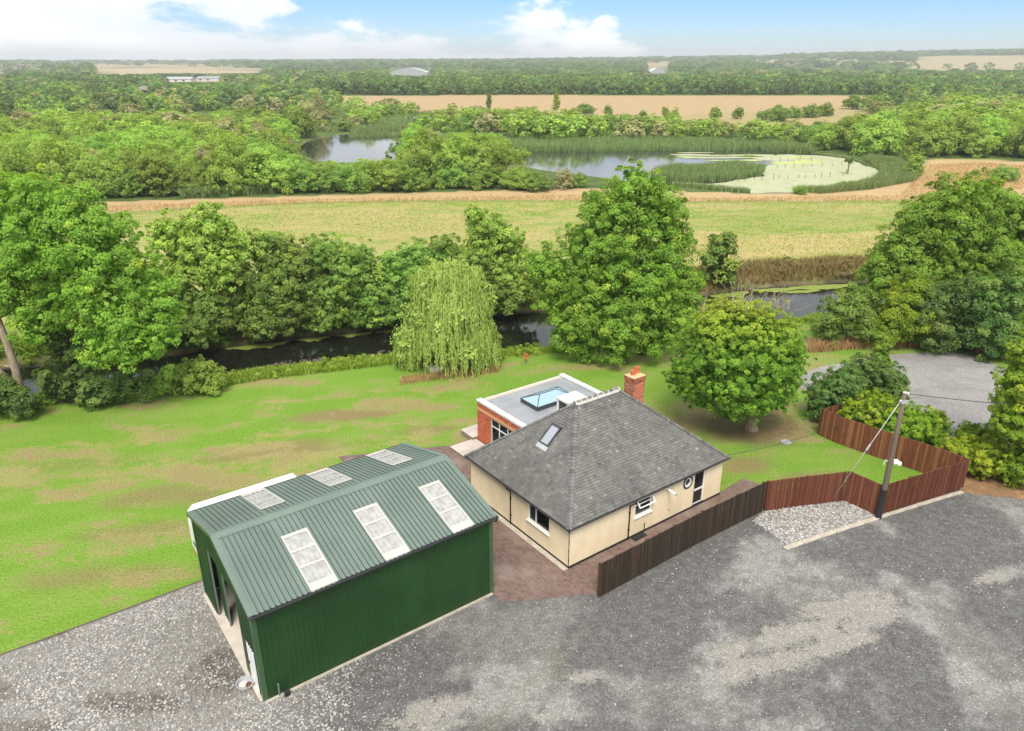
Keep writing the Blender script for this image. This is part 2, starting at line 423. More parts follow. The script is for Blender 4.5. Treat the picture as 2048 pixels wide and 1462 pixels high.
M['gravel'] = ground_mat('gravel_surface', 2.2, 12.0, .02, 14.0, (19.0, .42), grain=(.78, 1.2))
M['drive'] = ground_mat('grey_gravel', .5, 6.0, .02, 16.0, (22.0, .4), grain=(.8, 1.15))

def paving_mat():
    m, t = new_mat('block_paving'); v = objvec(t)
    b = t.n('ShaderNodeTexBrick'); t.l(scale_vec(t, v, (1, 1, 1), (0, 0, .785)), b.inputs['Vector'])
    b.inputs['Scale'].default_value = 1; b.inputs['Brick Width'].default_value = .21; b.inputs['Row Height'].default_value = .105
    b.inputs['Mortar Size'].default_value = .008; b.inputs['Color1'].default_value = (.225, .15, .125, 1); b.inputs['Color2'].default_value = (.14, .09, .076, 1)
    b.inputs['Mortar'].default_value = (.115, .085, .07, 1)
    n = t.noise(.55, 5, .65, v)
    c = t.mix(t.math('MULTIPLY', t.smooth(n, .46, .70), .55), b.outputs[0], (.29, .235, .205))
    n2 = t.noise(1.4, 4, .6, v)
    c = t.mix(t.math('MULTIPLY', t.smooth(n2, .55, .8), .4), c, (.10, .07, .055))
    finish(t, c, .85, .25, b.outputs['Fac'], 0, -.006); return m
M['paving'] = paving_mat()

def water_mat(name, c, rough, bumpd, scale):
    m, t = new_mat(name); v = posvec(t)
    n = t.noise(scale, 4, .6, scale_vec(t, v, (1, .55, 1)))
    b = finish(t, c, rough, .5, n, 0, bumpd); b.inputs['IOR'].default_value = 1.33; return m
M['river'] = water_mat('river_water', (.010, .012, .007), .06, .02, 1.2)
M['pond'] = water_mat('pond_water', (.030, .034, .030), .07, .012, .6)
def weed_mat(name, c1, c2):
    m, t = new_mat(name); v = posvec(t); n = t.noise(.35, 6, .7, scale_vec(t, v, (1, .6, 1)))
    c = t.mix(t.smooth(n, .35, .7), c1, c2); finish(t, c, .7, .2); return m
M['duckweed'] = weed_mat('duckweed', (.33, .35, .19), (.40, .41, .27))
M['duckweed_edge'] = weed_mat('green_duckweed', (.36, .44, .10), (.50, .53, .20))
M['waterweed'] = weed_mat('river_weed', (.15, .21, .035), (.23, .28, .06))

# ------------------------------------------------------------------ the lie of the land
HS = dict(o=(2.6364, 28.6909), a=.6375, L=10.866, W=8.175, e=2.347, oh=.194, r=5.975, u0=3.77, u1=6.69, vr=4.10)   # bungalow
SH = dict(o=(-9.1789, 20.8633), a=.6355, L=10.316, W=7.567, e=4.148, r=5.175, oe=.24)                                # steel shed
def frame_pt(fr, u, v, z=0.0):
    c, s = math.cos(fr['a']), math.sin(fr['a'])
    return np.array([fr['o'][0] + u * c - v * s, fr['o'][1] + u * s + v * c, z])
ZR, ZP = -.9, -.5
near_edge = [(-700, 900), (-400, 868), (-150, 842), (60, 815), (250, 778), (440, 763), (560, 743), (800, 716), (1000, 712), (1110, 703), (1330, 682), (1480, 662), (1640, 641), (1800, 637), (2000, 630), (2500, 618)]
far_edge = [(-700, 790), (-400, 762), (-100, 745), (150, 730), (330, 714), (450, 697), (620, 677), (790, 660), (900, 645), (1000, 631), (1110, 622), (1250, 611), (1380, 597), (1470, 581), (1560, 574), (1700, 566), (1900, 560), (2500, 545)]
RIVER = np.vstack([PL(near_edge, ZR), PL(far_edge[::-1], ZR)])
POND_A = PL([(585, 300), (620, 281), (690, 268), (800, 266), (880, 275), (900, 300), (830, 318), (740, 326), (640, 326)], ZP)
POND_B = PL([(985, 318), (1010, 303), (1200, 299), (1500, 297), (1600, 303), (1700, 316), (1765, 342), (1740, 368), (1650, 383), (1500, 388), (1330, 372), (1200, 355), (1080, 340)], ZP)
POND_C = PL([(380, 232), (470, 224), (620, 222), (640, 230), (560, 238), (430, 238)], ZP)
POND_D = PL([(180, 223), (280, 219), (300, 225), (200, 229)], ZP)
POND_E = PL([(655, 247), (690, 240), (700, 246), (668, 252)], ZP)
PONDS = [POND_A, POND_B, POND_C, POND_D, POND_E]

def hills(x, y):
    r = np.hypot(x, y); az = np.degrees(np.arctan2(x, y))
    right = np.interp(az, [-60, -34, -15, 0, 8, 15, 22, 28, 34, 60], [10, 12, 13, 17, 21, 27, 38, 46, 52, 60])
    z = right * sstep(r, 1500, 3600) * (0.75 + .5 * fbm(x / 900, y / 900, 5, 3))
    return z + 2.0 * sstep(r, 700, 1500) * (fbm(x / 260, y / 260, 9, 3) - .45)
def land_z(x, y):
    x = np.asarray(x, float); y = np.asarray(y, float)
    z = hills(x, y)
    d = sdist(RIVER, x, y)
    z = np.where(d < 0, ZR - .8 * sstep(-d, 0, 1.8), np.where(d < 2.4, ZR * (1 - sstep(d, 0, 2.2)), z))
    for p in PONDS:
        near = (np.abs(x - p[:, 0].mean()) < 260) & (np.abs(y - p[:, 1].mean()) < 260)
        if near.any():
            d = sdist(p, x, y)
            z = np.where(d < 0, ZP - .6 * sstep(-d, 0, 4), np.where(d < 3, np.minimum(z, ZP * (1 - sstep(d, 0, 3))), z))
    return z
def axis(segs):
    out = [segs[0][0]]
    for a, b, s0, g in segs:
        s = s0
        while out[-1] < b - 1e-6: out.append(min(out[-1] + s, b)); s *= g
    return np.array(out)
ys = axis([(-30, 18, 4, 1), (18, 72, .6, 1), (72, 150, 1.4, 1.0), (150, 330, 2.2, 1.01), (330, 9000, 5, 1.045)])
xp = axis([(0, 62, .8, 1), (62, 7500, 1.0, 1.07)])
xs = np.concatenate([-xp[:0:-1], xp])
GX, GY = np.meshgrid(xs, ys)
GZ = land_z(GX, GY)
# pixel of every ground vertex, to read the fields' outlines as they lie on the level ground
dep = np.maximum(GY * math.cos(PITCH) + CAM_H * math.sin(PITCH), 1)
QX = 1024 + F_PX * GX / dep
QY = 731 - F_PX * (GY * math.sin(PITCH) - CAM_H * math.cos(PITCH)) / dep
def zone(px_poly): return inside(np.array(px_poly, float), QX, QY)
def C3(*c): return np.array(c, float)
c1 = np.zeros(GX.shape + (3,)); c2 = np.zeros(GX.shape + (3,))
def paint(mask, a, b):
    m = np.clip(np.asarray(mask, float), 0, 1)[..., None]
    c1[:] = c1 * (1 - m) + np.asarray(a) * m; c2[:] = c2 * (1 - m) + np.asarray(b) * m
rr = np.hypot(GX, GY)
# far country: green and straw fields
cell = fbm(GX / 330, GY / 520, 21, 2)
paint(np.ones_like(GX), C3(0.076, 0.122, 0.038), C3(0.106, 0.144, 0.046))
paint(sstep(cell, .56, .60) * (rr > 900), C3(0.342, 0.274, 0.152), C3(0.304, 0.251, 0.137))
paint((rr > 140) & (rr < 620), C3(0.057, 0.099, 0.023), C3(0.099, 0.144, 0.038))
paint(zone([(560, 205), (640, 192), (1000, 190), (1400, 189), (1780, 190), (1790, 200), (1740, 215), (1700, 225), (1500, 232), (1280, 236), (1060, 226), (850, 224), (690, 213)]), C3(0.395, 0.281, 0.152), C3(0.357, 0.262, 0.133))
paint(zone([(1200, 236), (1760, 215), (1770, 235), (1640, 250), (1450, 262), (1230, 250)]), C3(0.380, 0.281, 0.144), C3(0.274, 0.251, 0.099))
paint(zone([(1790, 190), (1400, 187), (900, 188), (900, 190.3), (1400, 191), (1790, 193)]), C3(0.152, 0.205, 0.053), C3(0.182, 0.228, 0.061))
paint(zone([(195, 140), (520, 143), (530, 149), (200, 150)]), C3(0.380, 0.304, 0.182), C3(0.350, 0.289, 0.167))
paint(zone([(-200, 150), (300, 152), (330, 158), (-200, 163)]), C3(0.258, 0.258, 0.122), C3(0.319, 0.289, 0.152))
paint(zone([(850, 124), (1060, 123), (1060, 127.5), (850, 128)]), C3(0.304, 0.274, 0.167), C3(0.289, 0.266, 0.152))
azm = np.degrees(np.arctan2(GX, GY))
paint((azm > 26.5) & (rr > 2150) & (rr < 3150) & (fbm(GX / 300, GY / 300, 31, 2) > .38), C3(0.357, 0.289, 0.167), C3(0.327, 0.266, 0.144))
# meadow beyond the river
d_riv = sdist(RIVER, GX, GY)
far_side = (GY > np.interp(GX, PL(far_edge, 0)[:, 0], PL(far_edge, 0)[:, 1]) - .5)
mead = far_side & (rr < 220) & zone([(-900, 425), (200, 404), (600, 392), (1170, 376), (1400, 384), (1560, 388), (1700, 378), (1800, 350), (1850, 318), (1960, 318), (2100, 326), (2600, 330), (2600, 700), (-900, 860)])
mn = fbm(GX / 11 + 3, GY / 5, 41, 4)
paint(mead, C3(0.206, 0.273, 0.060), C3(0.344, 0.317, 0.112))
paint(mead * sstep(mn, .46, .62), C3(0.378, 0.326, 0.136), C3(0.292, 0.299, 0.096))
paint(mead * zone([(560, 418), (900, 430), (1000, 470), (800, 480), (560, 450)]) * .7, C3(0.404, 0.317, 0.144), C3(0.292, 0.299, 0.096))
paint(mead * zone([(1380, 420), (1800, 425), (1780, 462), (1500, 470), (1380, 458)]) * .85, C3(0.181, 0.264, 0.052), C3(0.292, 0.299, 0.088))
paint(mead * zone([(1380, 470), (1500, 474), (1790, 462), (1760, 505), (1400, 515)]) * .9, C3(0.430, 0.334, 0.152), C3(0.327, 0.299, 0.104))
strip_top = np.interp(QX, [-900, 200, 600, 1170, 1400, 1560, 1700, 1800, 1850, 2600], [425, 403, 391, 375, 383, 387, 377, 350, 318, 330])
strip_bot = np.interp(QX, [-900, 200, 600, 1000, 1400, 1830, 2600], [440, 425, 405, 399, 402, 401, 400]) + 5 * (fbm(QX / 60, QY / 60, 44, 3) - .5)
paint(mead * (QY > strip_top) * (QY < strip_bot), C3(0.459, 0.323, 0.170), C3(0.399, 0.289, 0.145))
paint(mead * sstep(np.abs(QY - strip_bot - 2), 3.2, .6) * .8, C3(0.136, 0.187, 0.043), C3(0.187, 0.221, 0.060))
paint(far_side * (d_riv < 7) * (d_riv > 0) * (rr < 140), C3(0.136, 0.153, 0.051), C3(0.230, 0.187, 0.085))
# lawn of the house
lawn = (~far_side) & (rr < 140)
ang = .20
lx = GX * math.cos(ang) + GY * math.sin(ang); ly = -GX * math.sin(ang) + GY * math.cos(ang)
ln = fbm(lx / 3.4, ly / 1.5, 51, 5, .62); ln2 = fbm(lx / 2.4 + 40, ly / 1.1, 61, 4, .6); ln3 = fbm(lx / 13, ly / 6, 67, 3)
bias = np.full(GX.shape, .5)
dry = .33 + .9 * (ln - .5) + .9 * (ln3 - .5) + .5 * (ln2 - .5) + .10 * sstep(GX, -4, -16) * sstep(GY, 46, 34)
bias = np.where(lawn, np.clip(dry, .16, .66), bias)
paint(lawn, C3(.150, .270, .030), C3(.275, .270, .090))
paint(lawn * sstep(ln2, .42, .62), C3(.180, .285, .045), C3(.265, .225, .095))
for px, py, rx, ry, s in ((700, 830, 4.2, 1.0, .9), (560, 900, 5, 1.2, .75), (330, 990, 4.0, 1.3, .7), (300, 1060, 4.0, .9, .6), (250, 1150, 4.5, .7, .6), (120, 1150, 3, .6, .5), (860, 860, 2.2, .6, .7), (150, 930, 4, .8, .35),
                          (1440, 830, 3.2, 1.3, 1.0), (1360, 850, 2.2, 1.4, .8), (1500, 870, 3.5, .9, .75), (1480, 930, 2.6, 1.0, .8), (1620, 955, 2.6, .7, .8), (1600, 860, 1.4, .5, .5), (1640, 810, 1.6, .8, .7)):
    q = P(px, py); e = np.hypot((lx - (q[0] * math.cos(ang) + q[1] * math.sin(ang))) / rx, (ly - (-q[0] * math.sin(ang) + q[1] * math.cos(ang))) / ry)
    paint(lawn * sstep(e + 1.1 * (ln2 - .5) + .9 * (ln - .5), 1.15, .45) * s, C3(.235, .165, .085), C3(.29, .235, .11))
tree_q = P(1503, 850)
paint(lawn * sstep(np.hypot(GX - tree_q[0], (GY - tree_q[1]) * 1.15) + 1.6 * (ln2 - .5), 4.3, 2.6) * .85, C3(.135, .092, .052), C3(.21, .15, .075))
paint((~far_side) & (d_riv < 3.0) & (rr < 140), C3(.15, .25, .035), C3(.23, .26, .07))
paint(d_riv < .5, C3(.05, .045, .028), C3(.07, .06, .035))
for p in PONDS: paint(sstep(sdist(p, GX, GY), 2.0, .2) * (rr < 800), C3(.10, .11, .05), C3(.16, .17, .06))
ny, nx = GX.shape
idx = np.arange(nx * ny).reshape(ny, nx)
quads = np.stack([idx[:-1, :-1], idx[:-1, 1:], idx[1:, 1:], idx[1:, :-1]], -1).reshape(-1, 4)
gV = np.stack([GX, GY, GZ], -1).reshape(-1, 3)
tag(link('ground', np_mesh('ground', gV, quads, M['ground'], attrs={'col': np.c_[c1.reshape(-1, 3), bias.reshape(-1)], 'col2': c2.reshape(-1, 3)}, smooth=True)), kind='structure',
    label='lawn, straw coloured meadow and fields reaching to the horizon')

def sheet(name, poly, z, cellsz, mat, colfun=None, ang=0.0, kind='structure', label=None, wob=0.0, seed=0):
    """a level sheet with the outline of poly, gridded so that colours can vary over it"""
    poly = np.asarray(poly, float); c, s = math.cos(ang), math.sin(ang)
    R = np.array([[c, s], [-s, c]]); q = poly @ R.T
    ax = np.arange(q[:, 0].min() - cellsz, q[:, 0].max() + 2 * cellsz, cellsz); ay = np.arange(q[:, 1].min() - cellsz, q[:, 1].max() + 2 * cellsz, cellsz)
    X, Y = np.meshgrid(ax, ay); cx = (X[:-1, :-1] + cellsz / 2); cy = (Y[:-1, :-1] + cellsz / 2)
    keep = inside(q, cx, cy); ii = np.arange(X.size).reshape(X.shape)
    Fq = np.stack([ii[:-1, :-1], ii[:-1, 1:], ii[1:, 1:], ii[1:, :-1]], -1)[keep]
    cnt = np.bincount(Fq.ravel(), minlength=X.size); used = cnt > 0; bound = used & (cnt < 4)
    fx, fy = X.ravel().copy(), Y.ravel().copy()
    _, bx, by = nearest(q, fx[bound], fy[bound])
    if wob:
        nz = fbm(bx / (cellsz * 2.2), by / (cellsz * 2.2), seed, 3) - .5; nz2 = fbm(bx / (cellsz * 2.2) + 50, by / (cellsz * 2.2), seed, 3) - .5
        bx = bx + nz * wob; by = by + nz2 * wob
    fx[bound] = bx; fy[bound] = by
    rem = -np.ones(X.size, int); rem[used] = np.arange(used.sum())
    xy = np.stack([fx[used], fy[used]], -1) @ R
    V = np.c_[xy, np.full(len(xy), z)]
    attrs = None
    if colfun is not None:
        a, b = colfun(xy[:, 0], xy[:, 1]); attrs = {'col': a if a.shape[1] == 4 else np.c_[a, np.full(len(a), .5)], 'col2': b}
    o = link(name, np_mesh(name, V, rem[Fq], mat, attrs=attrs))
    return tag(o, label, None, None, kind)
def mixc(base, mask, c):
    m = np.clip(mask, 0, 1)[:, None]; return base * (1 - m) + np.asarray(c) * m

# water
sheet('river', np.vstack([PL([(x, y + 14) for x, y in near_edge], ZR), PL([(x, y - 10) for x, y in far_edge[::-1]], ZR)]), ZR, 2.0, M['river'], label='dark slow river between the lawn and the meadow')
def grow(p, k): c = p.mean(0); return c + (p - c) * k
for pnd, lb in zip(PONDS, ('open pond behind the scrub', 'wide pond half covered with pale duckweed', 'shallow lagoon among far willows', 'small far pool by the dark trees', 'small pool beside grey willows')):
    sheet('pond', grow(pnd, 1.03), ZP, 4.0, M['pond'], label=lb)
DW = PL([(1335, 370), (1345, 364), (1420, 368), (1530, 352), (1500, 336), (1560, 326), (1500, 316), (1560, 309), (1640, 311), (1700, 318), (1762, 343), (1738, 367), (1650, 382), (1500, 387), (1400, 378)], ZP)
sheet('duckweed', DW, ZP + .012, 1.0, M['duckweed'], kind='stuff', label='pale duckweed covering the right half of the wide pond', wob=2.2, seed=3)
rngw = np.random.RandomState(4)
for k in range(14):
    px = rngw.uniform(1380, 1620); py = np.interp(px, [1380, 1620], [312, 322]) + rngw.uniform(-9, 9)
    q = P(px, py, ZP); a = rngw.rand(12) * .5 + .6; th = np.linspace(0, 2 * np.pi, 12, endpoint=False)
    rx, ry = rngw.uniform(3, 10), rngw.uniform(.8, 2.6)
    sheet('floating_weed', np.c_[q[0] + rx * a * np.cos(th), q[1] + ry * a * np.sin(th)], ZP + .016 + .004 * k, .8, M['duckweed' if k % 2 else 'duckweed_edge'], kind='stuff', label='loose raft of duckweed on the open water')
for k, (xa, xb, ya, yb, ww) in enumerate(((455, 585, 690, 678, 1.6), (590, 660, 676, 671, 1.3), (665, 745, 668, 662, 1.1), (752, 800, 660, 656, 1.2), (1420, 1500, 592, 583, 1.2), (1505, 1600, 581, 575, 1.0), (1590, 1700, 575, 569, 1.3), (1560, 1640, 585, 581, .5))):
    a = P(xa, ya, ZR); b = P(xb, yb, ZR); n = 9; up = []; dn = []
    for j in range(n):
        t = j / (n - 1); q = a + (b - a) * t; wd = ww * (.35 + .65 * math.sin(math.pi * t)) * rngw.uniform(.6, 1.2)
        up.append((q[0], q[1] + .3)); dn.append((q[0], q[1] - wd * 1.25))
    sheet('river_weed', dn + up[::-1], ZR + .008 + .004 * k, .35, M['waterweed'], kind='stuff', label='bright green weed floating along the far bank', wob=.5, seed=k)

# yard, drive, paving
fence_dark = [(1198, 1195), (1290, 1145), (1400, 1085), (1470, 1050), (1524, 1023)]
YARD = PL([(-1400, 1860), (-900, 1640), (-400, 1455), (0, 1311), (200, 1238), (400, 1163), (424, 1150), (520, 1120), (830, 1080), (985, 1140), (1190, 1168), (1290, 1138), (1400, 1078), (1524, 1010), (1690, 985), (1760, 1015), (1922, 970), (2048, 990), (2500, 1010), (2900, 1300), (2600, 1640), (2000, 1900), (1000, 1990), (-400, 1990)])
YP = [(1230, 1720, 2.6, .8), (1700, 1215, 2.0, .75), (1745, 1235, 1.5, .5), (1590, 1265, 2.0, .5), (1640, 1300, 2.2, .35), (1450, 1300, 1.3, .35), (1470, 1345, 1.6, .4), (1560, 1325, 1.6, .35), (860, 1430, 1.2, .5), (920, 1410, .9, .35), (1180, 1352, .6, .25), (1110, 1425, .8, .25), (880, 1455, 1.3, .2), (2000, 1150, 1.2, .3)]
def yard_col(x, y):
    n = fbm(x / 3.0, y / 3.0, 71, 4, .6); n2 = fbm(x / 1.1, y / 1.1, 77, 4, .6); n3 = fbm(x / 7, y / 7, 79, 3)
    a = np.tile(C3(0.152, 0.146, 0.135), (len(x), 1)); b = np.tile(C3(0.199, 0.193, 0.181), (len(x), 1))
    dk = sstep(n * .6 + n3 * .5, .62, .46); a = mixc(a, dk, C3(0.103, 0.100, 0.097)); b = mixc(b, dk, C3(0.144, 0.142, 0.137))
    lt = sstep(n2 * .5 + n * .55, .56, .68); a = mixc(a, lt, C3(0.220, 0.217, 0.205)); b = mixc(b, lt, C3(0.281, 0.277, 0.262))
    left = sstep(x, -5.5, -9.5); a = mixc(a, left, C3(.20, .188, .168)); b = mixc(b, left, C3(.27, .257, .235))
    q = frame_pt(SH, -1.1, 2.2)                        # damp earth in front of the shed door
    u = (x - q[0]); v = (y - q[1])
    for ox, oy, rx, ry in ((0, .2, 1.3, 1.5), (-2.4, -1.2, 2.2, .6), (-5.5, -2.4, 2.0, .7), (-8.0, 2.4, 1.0, .6), (-8.5, -.8, 1.6, .9), (-3.8, -3.6, 1.6, .5), (.8, -3.9, .8, .5)):
        m = sstep(np.hypot((u - ox) / rx, (v - oy) / ry) + 1.2 * (n2 - .5), 1.25, .5)
        a = mixc(a, m * .8, C3(0.087, 0.072, 0.057)); b = mixc(b, m * .6, C3(0.129, 0.110, 0.091))
    al = np.full(len(x), .5)
    for px, py, rx, ry in YP:                          # dusty hollows
        q = P(px, py) if py < 1700 else np.array([99, 99, 0]); dx = x - q[0]; dy = y - q[1]
        du = dx * .93 + dy * .36; dv = -dx * .36 + dy * .93
        m = sstep(np.hypot(du / rx, dv / ry) + 1.8 * (n2 - .5) + 1.1 * (n - .5), 1.75, .25)
        b = mixc(b, sstep(m, .05, .35), C3(.275, .26, .23)); al = np.maximum(al, .5 + .24 * (m - .25))
    q = P(1060, 1370); du = (x - q[0]) * .64 + (y - q[1]) * .77; dv = -(x - q[0]) * .77 + (y - q[1]) * .64
    m = sstep(np.hypot(du / 3.6, dv / .7) + 1.3 * (n2 - .5), 1.2, .5); a = mixc(a, m * .35, C3(0.198, 0.179, 0.141)); b = mixc(b, m * .3, C3(0.228, 0.213, 0.179))
    m = sstep(np.hypot(du / 3.3, dv / .28) + 2.0 * (n2 - .5), 1.0, .7); b = mixc(b, m * .25, C3(0.167, 0.190, 0.091))
    return np.c_[a, al], b
sheet('gravel_yard', YARD, .004, .25, M['gravel'], yard_col, label='wide yard of grey gravel with pale dusty hollows')
DRIVE = PL([(1585, 770), (1600, 748), (1640, 734), (1720, 719), (1800, 708), (1890, 703), (1950, 712), (2010, 736), (2120, 770), (2300, 800), (2300, 960), (2100, 930), (2040, 900), (1990, 870), (1930, 878), (1880, 880), (1850, 840), (1790, 800), (1700, 800), (1640, 790)])
def drive_col(x, y):
    n = fbm(x / 4, y / 2, 81, 4, .6)
    a = np.tile(C3(.24, .23, .222), (len(x), 1)); b = np.tile(C3(.285, .275, .265), (len(x), 1)); m = sstep(n, .45, .65)
    return mixc(a, m, C3(.32, .31, .30)), mixc(b, m, C3(.27, .26, .25))
sheet('gravel_drive', DRIVE, .006, .3, M['drive'], drive_col, label='pale grey gravel turning area beyond the fence')
def chips_col(x, y):
    n = fbm(x / .8, y / .8, 83, 3)
    a = np.tile(C3(.36, .22, .115), (len(x), 1)); b = np.tile(C3(.27, .15, .075), (len(x), 1)); return mixc(a, sstep(n, .4, .6), C3(.22, .15, .08)), b
sheet('bark_chippings', PL([(1925, 985), (1925, 962), (1935, 935), (1990, 950), (2048, 935), (2200, 930), (2300, 1000), (2130, 1003), (2048, 999), (1985, 992)]), .012, .2, M['gravel'], chips_col, label='orange brown bark chippings beside the fence corner')
# block paving round the bungalow, laid in the bungalow's own frame
pv = [frame_pt(HS, *t)[:2] for t in ((-4.0, 2.6), (-4.2, 16.4), (-.2, 14.6), (3.6, 12.8), (3.6, 8.2), (.1, 8.1), (.1, .1), (10.8, .1), (13.4, .3), (13.6, -1.2))]
pv2 = PL([(1526, 1014), (1400, 1078), (1290, 1138), (1199, 1186), (1100, 1197), (1010, 1204), (983, 1188), (985, 1150)])
sheet('block_paving', list(pv) + list(pv2), .012, .35, M['paving'], label='red brown block paving round the bungalow')
def cob_col(x, y):
    a = np.tile(C3(.30, .27, .24), (len(x), 1)); return a, a * .7
COBBLE = PL([(1505, 1042), (1527, 1024), (1600, 1013), (1688, 1003), (1720, 1016), (1752, 1033), (1750, 1040), (1660, 1068), (1580, 1094)])
sheet('pebble_bed', COBBLE, .010, .25, M['gravel'], cob_col, label='bed of pale pebbles at the foot of the fence')

# ------------------------------------------------------------------ instancer for uncountable stuff
def scatter(name, V, scl, rotz, variants, label, idx=None, tilt=False):
    """one object: a cloud of points whose geometry nodes set a small mesh on each point"""
    V = np.asarray(V, np.float32); me = bpy.data.meshes.new(name); me.vertices.add(len(V)); me.vertices.foreach_set('co', V.ravel())
    def fa(nm, arr, ty='FLOAT'):
        a = me.attributes.new(nm, ty, 'POINT')
        a.data.foreach_set('vector' if ty == 'FLOAT_VECTOR' else 'value', np.asarray(arr, np.int32 if ty == 'INT' else np.float32).ravel())
    scl = np.asarray(scl, np.float32)
    if scl.ndim == 1: scl = np.repeat(scl[:, None], 3, 1)
    rot = np.zeros((len(V), 3), np.float32); rot[:, 2] = rotz
    if tilt: rot[:, :2] = np.random.RandomState(1).rand(len(V), 2) * 6.28
    fa('scl', scl, 'FLOAT_VECTOR'); fa('rot', rot, 'FLOAT_VECTOR'); fa('idx', idx if idx is not None else np.random.RandomState(2).randint(0, len(variants), len(V)), 'INT')
    o = link(name, me); tag(o, label, None, None, 'stuff')
    ng = bpy.data.node_groups.new(name + '_nodes', 'GeometryNodeTree')
    ng.interface.new_socket('Geometry', in_out='INPUT', socket_type='NodeSocketGeometry'); ng.interface.new_socket('Geometry', in_out='OUTPUT', socket_type='NodeSocketGeometry')
    nd = ng.nodes; gi = nd.new('NodeGroupInput'); go = nd.new('NodeGroupOutput')
    g2i = nd.new('GeometryNodeGeometryToInstance')
    for v in reversed(variants):
        oi = nd.new('GeometryNodeObjectInfo'); oi.inputs['Object'].default_value = v; ng.links.new(oi.outputs['Geometry'], g2i.inputs[0])
    iop = nd.new('GeometryNodeInstanceOnPoints'); iop.inputs['Pick Instance'].default_value = True
    def na(nm, ty):
        a = nd.new('GeometryNodeInputNamedAttribute'); a.data_type = ty; a.inputs['Name'].default_value = nm; return a.outputs['Attribute']
    ng.links.new(gi.outputs[0], iop.inputs['Points']); ng.links.new(g2i.outputs[0], iop.inputs['Instance'])
    ng.links.new(na('idx', 'INT'), iop.inputs['Instance Index']); ng.links.new(na('scl', 'FLOAT_VECTOR'), iop.inputs['Scale'])
    e2r = nd.new('FunctionNodeEulerToRotation'); ng.links.new(na('rot', 'FLOAT_VECTOR'), e2r.inputs[0]); ng.links.new(e2r.outputs[0], iop.inputs['Rotation'])
    ng.links.new(iop.outputs[0], go.inputs[0])
    md = o.modifiers.new('scatter', 'NODES'); md.node_group = ng
    return o
def proto(name, me): return bpy.data.objects.new(name, me)      # a source mesh, not linked into the scene itself
def pebble(name, mat, seed):
    r = np.random.RandomState(seed); bm = bmesh.new(); bmesh.ops.create_icosphere(bm, subdivisions=1, radius=1)
    for v in bm.verts: v.co = Vector((v.co.x * r.uniform(.8, 1.2), v.co.y * r.uniform(.7, 1.1), v.co.z * .6))
    me = bpy.data.meshes.new(name); bm.to_mesh(me); bm.free(); me.materials.append(mat); return proto(name, me)
def stone_mat(name, c, var=.45):
    m, t = new_mat(name); g = t.math('MULTIPLY_ADD', rnd(t), 2 * var, 1 - var)
    cmb = t.n('ShaderNodeCombineColor'); [t.l(g, cmb.inputs[i]) for i in range(3)]
    finish(t, t.mix(1.0, c, cmb.outputs[0], 'MULTIPLY'), .85, .2); return m
M['stone'] = stone_mat('pale_stone', (.30, .293, .28)); M['stone_grey'] = stone_mat('grey_stone', (.25, .25, .25)); M['stone_warm'] = stone_mat('warm_stone', (.40, .36, .32))
peb = [pebble('pebble', M[k], i) for i, k in enumerate(('stone', 'stone', 'stone_grey', 'stone_warm'))]
rg = np.random.RandomState(11)
def rand_in(poly, n, seed, dens=None):
    r = np.random.RandomState(seed); poly = np.asarray(poly); lo, hi = poly.min(0), poly.max(0); out = []
    while sum(map(len, out)) < n:
        q = lo + r.rand(4 * n, 2) * (hi - lo); q = q[inside(poly, q[:, 0], q[:, 1])]
        if dens is not None: q = q[r.rand(len(q)) < dens(q[:, 0], q[:, 1])]
        out.append(q)
        if len(out) > 60: break
    return np.vstack(out)[:n]
yard_view = PL([(-60, 1335), (0, 1318), (395, 1170), (424, 1170), (430, 1240), (520, 1410), (985, 1196), (1198, 1200), (1290, 1152), (1400, 1092), (1520, 1046), (1575, 1100), (1750, 1048), (1922, 990), (2048, 1004), (2120, 1020), (2120, 1500), (-60, 1500)])
q = rand_in(yard_view, 9500, 5, lambda x, y: np.clip(.06 + .94 * sstep(x, -3, -10), 0, 1) * (.25 + .75 * sstep(fbm(x / 2.2, y / 2.2, 91, 4), .42, .6)))
scatter('loose_gravel', np.c_[q, np.full(len(q), .012)], rg.uniform(.018, .042, len(q)) * (1 + .45 * (q[:, 0] < -6)), rg.rand(len(q)) * 6.28, peb, 'loose pale stones scattered over the yard')
q = rand_in(COBBLE, 2600, 6)
scatter('pebbles', np.c_[q, np.full(len(q), .02)], rg.uniform(.04, .085, len(q)), rg.rand(len(q)) * 6.28, [peb[0], peb[3], peb[0], peb[2]], 'rounded pale pebbles in the bed below the pole')

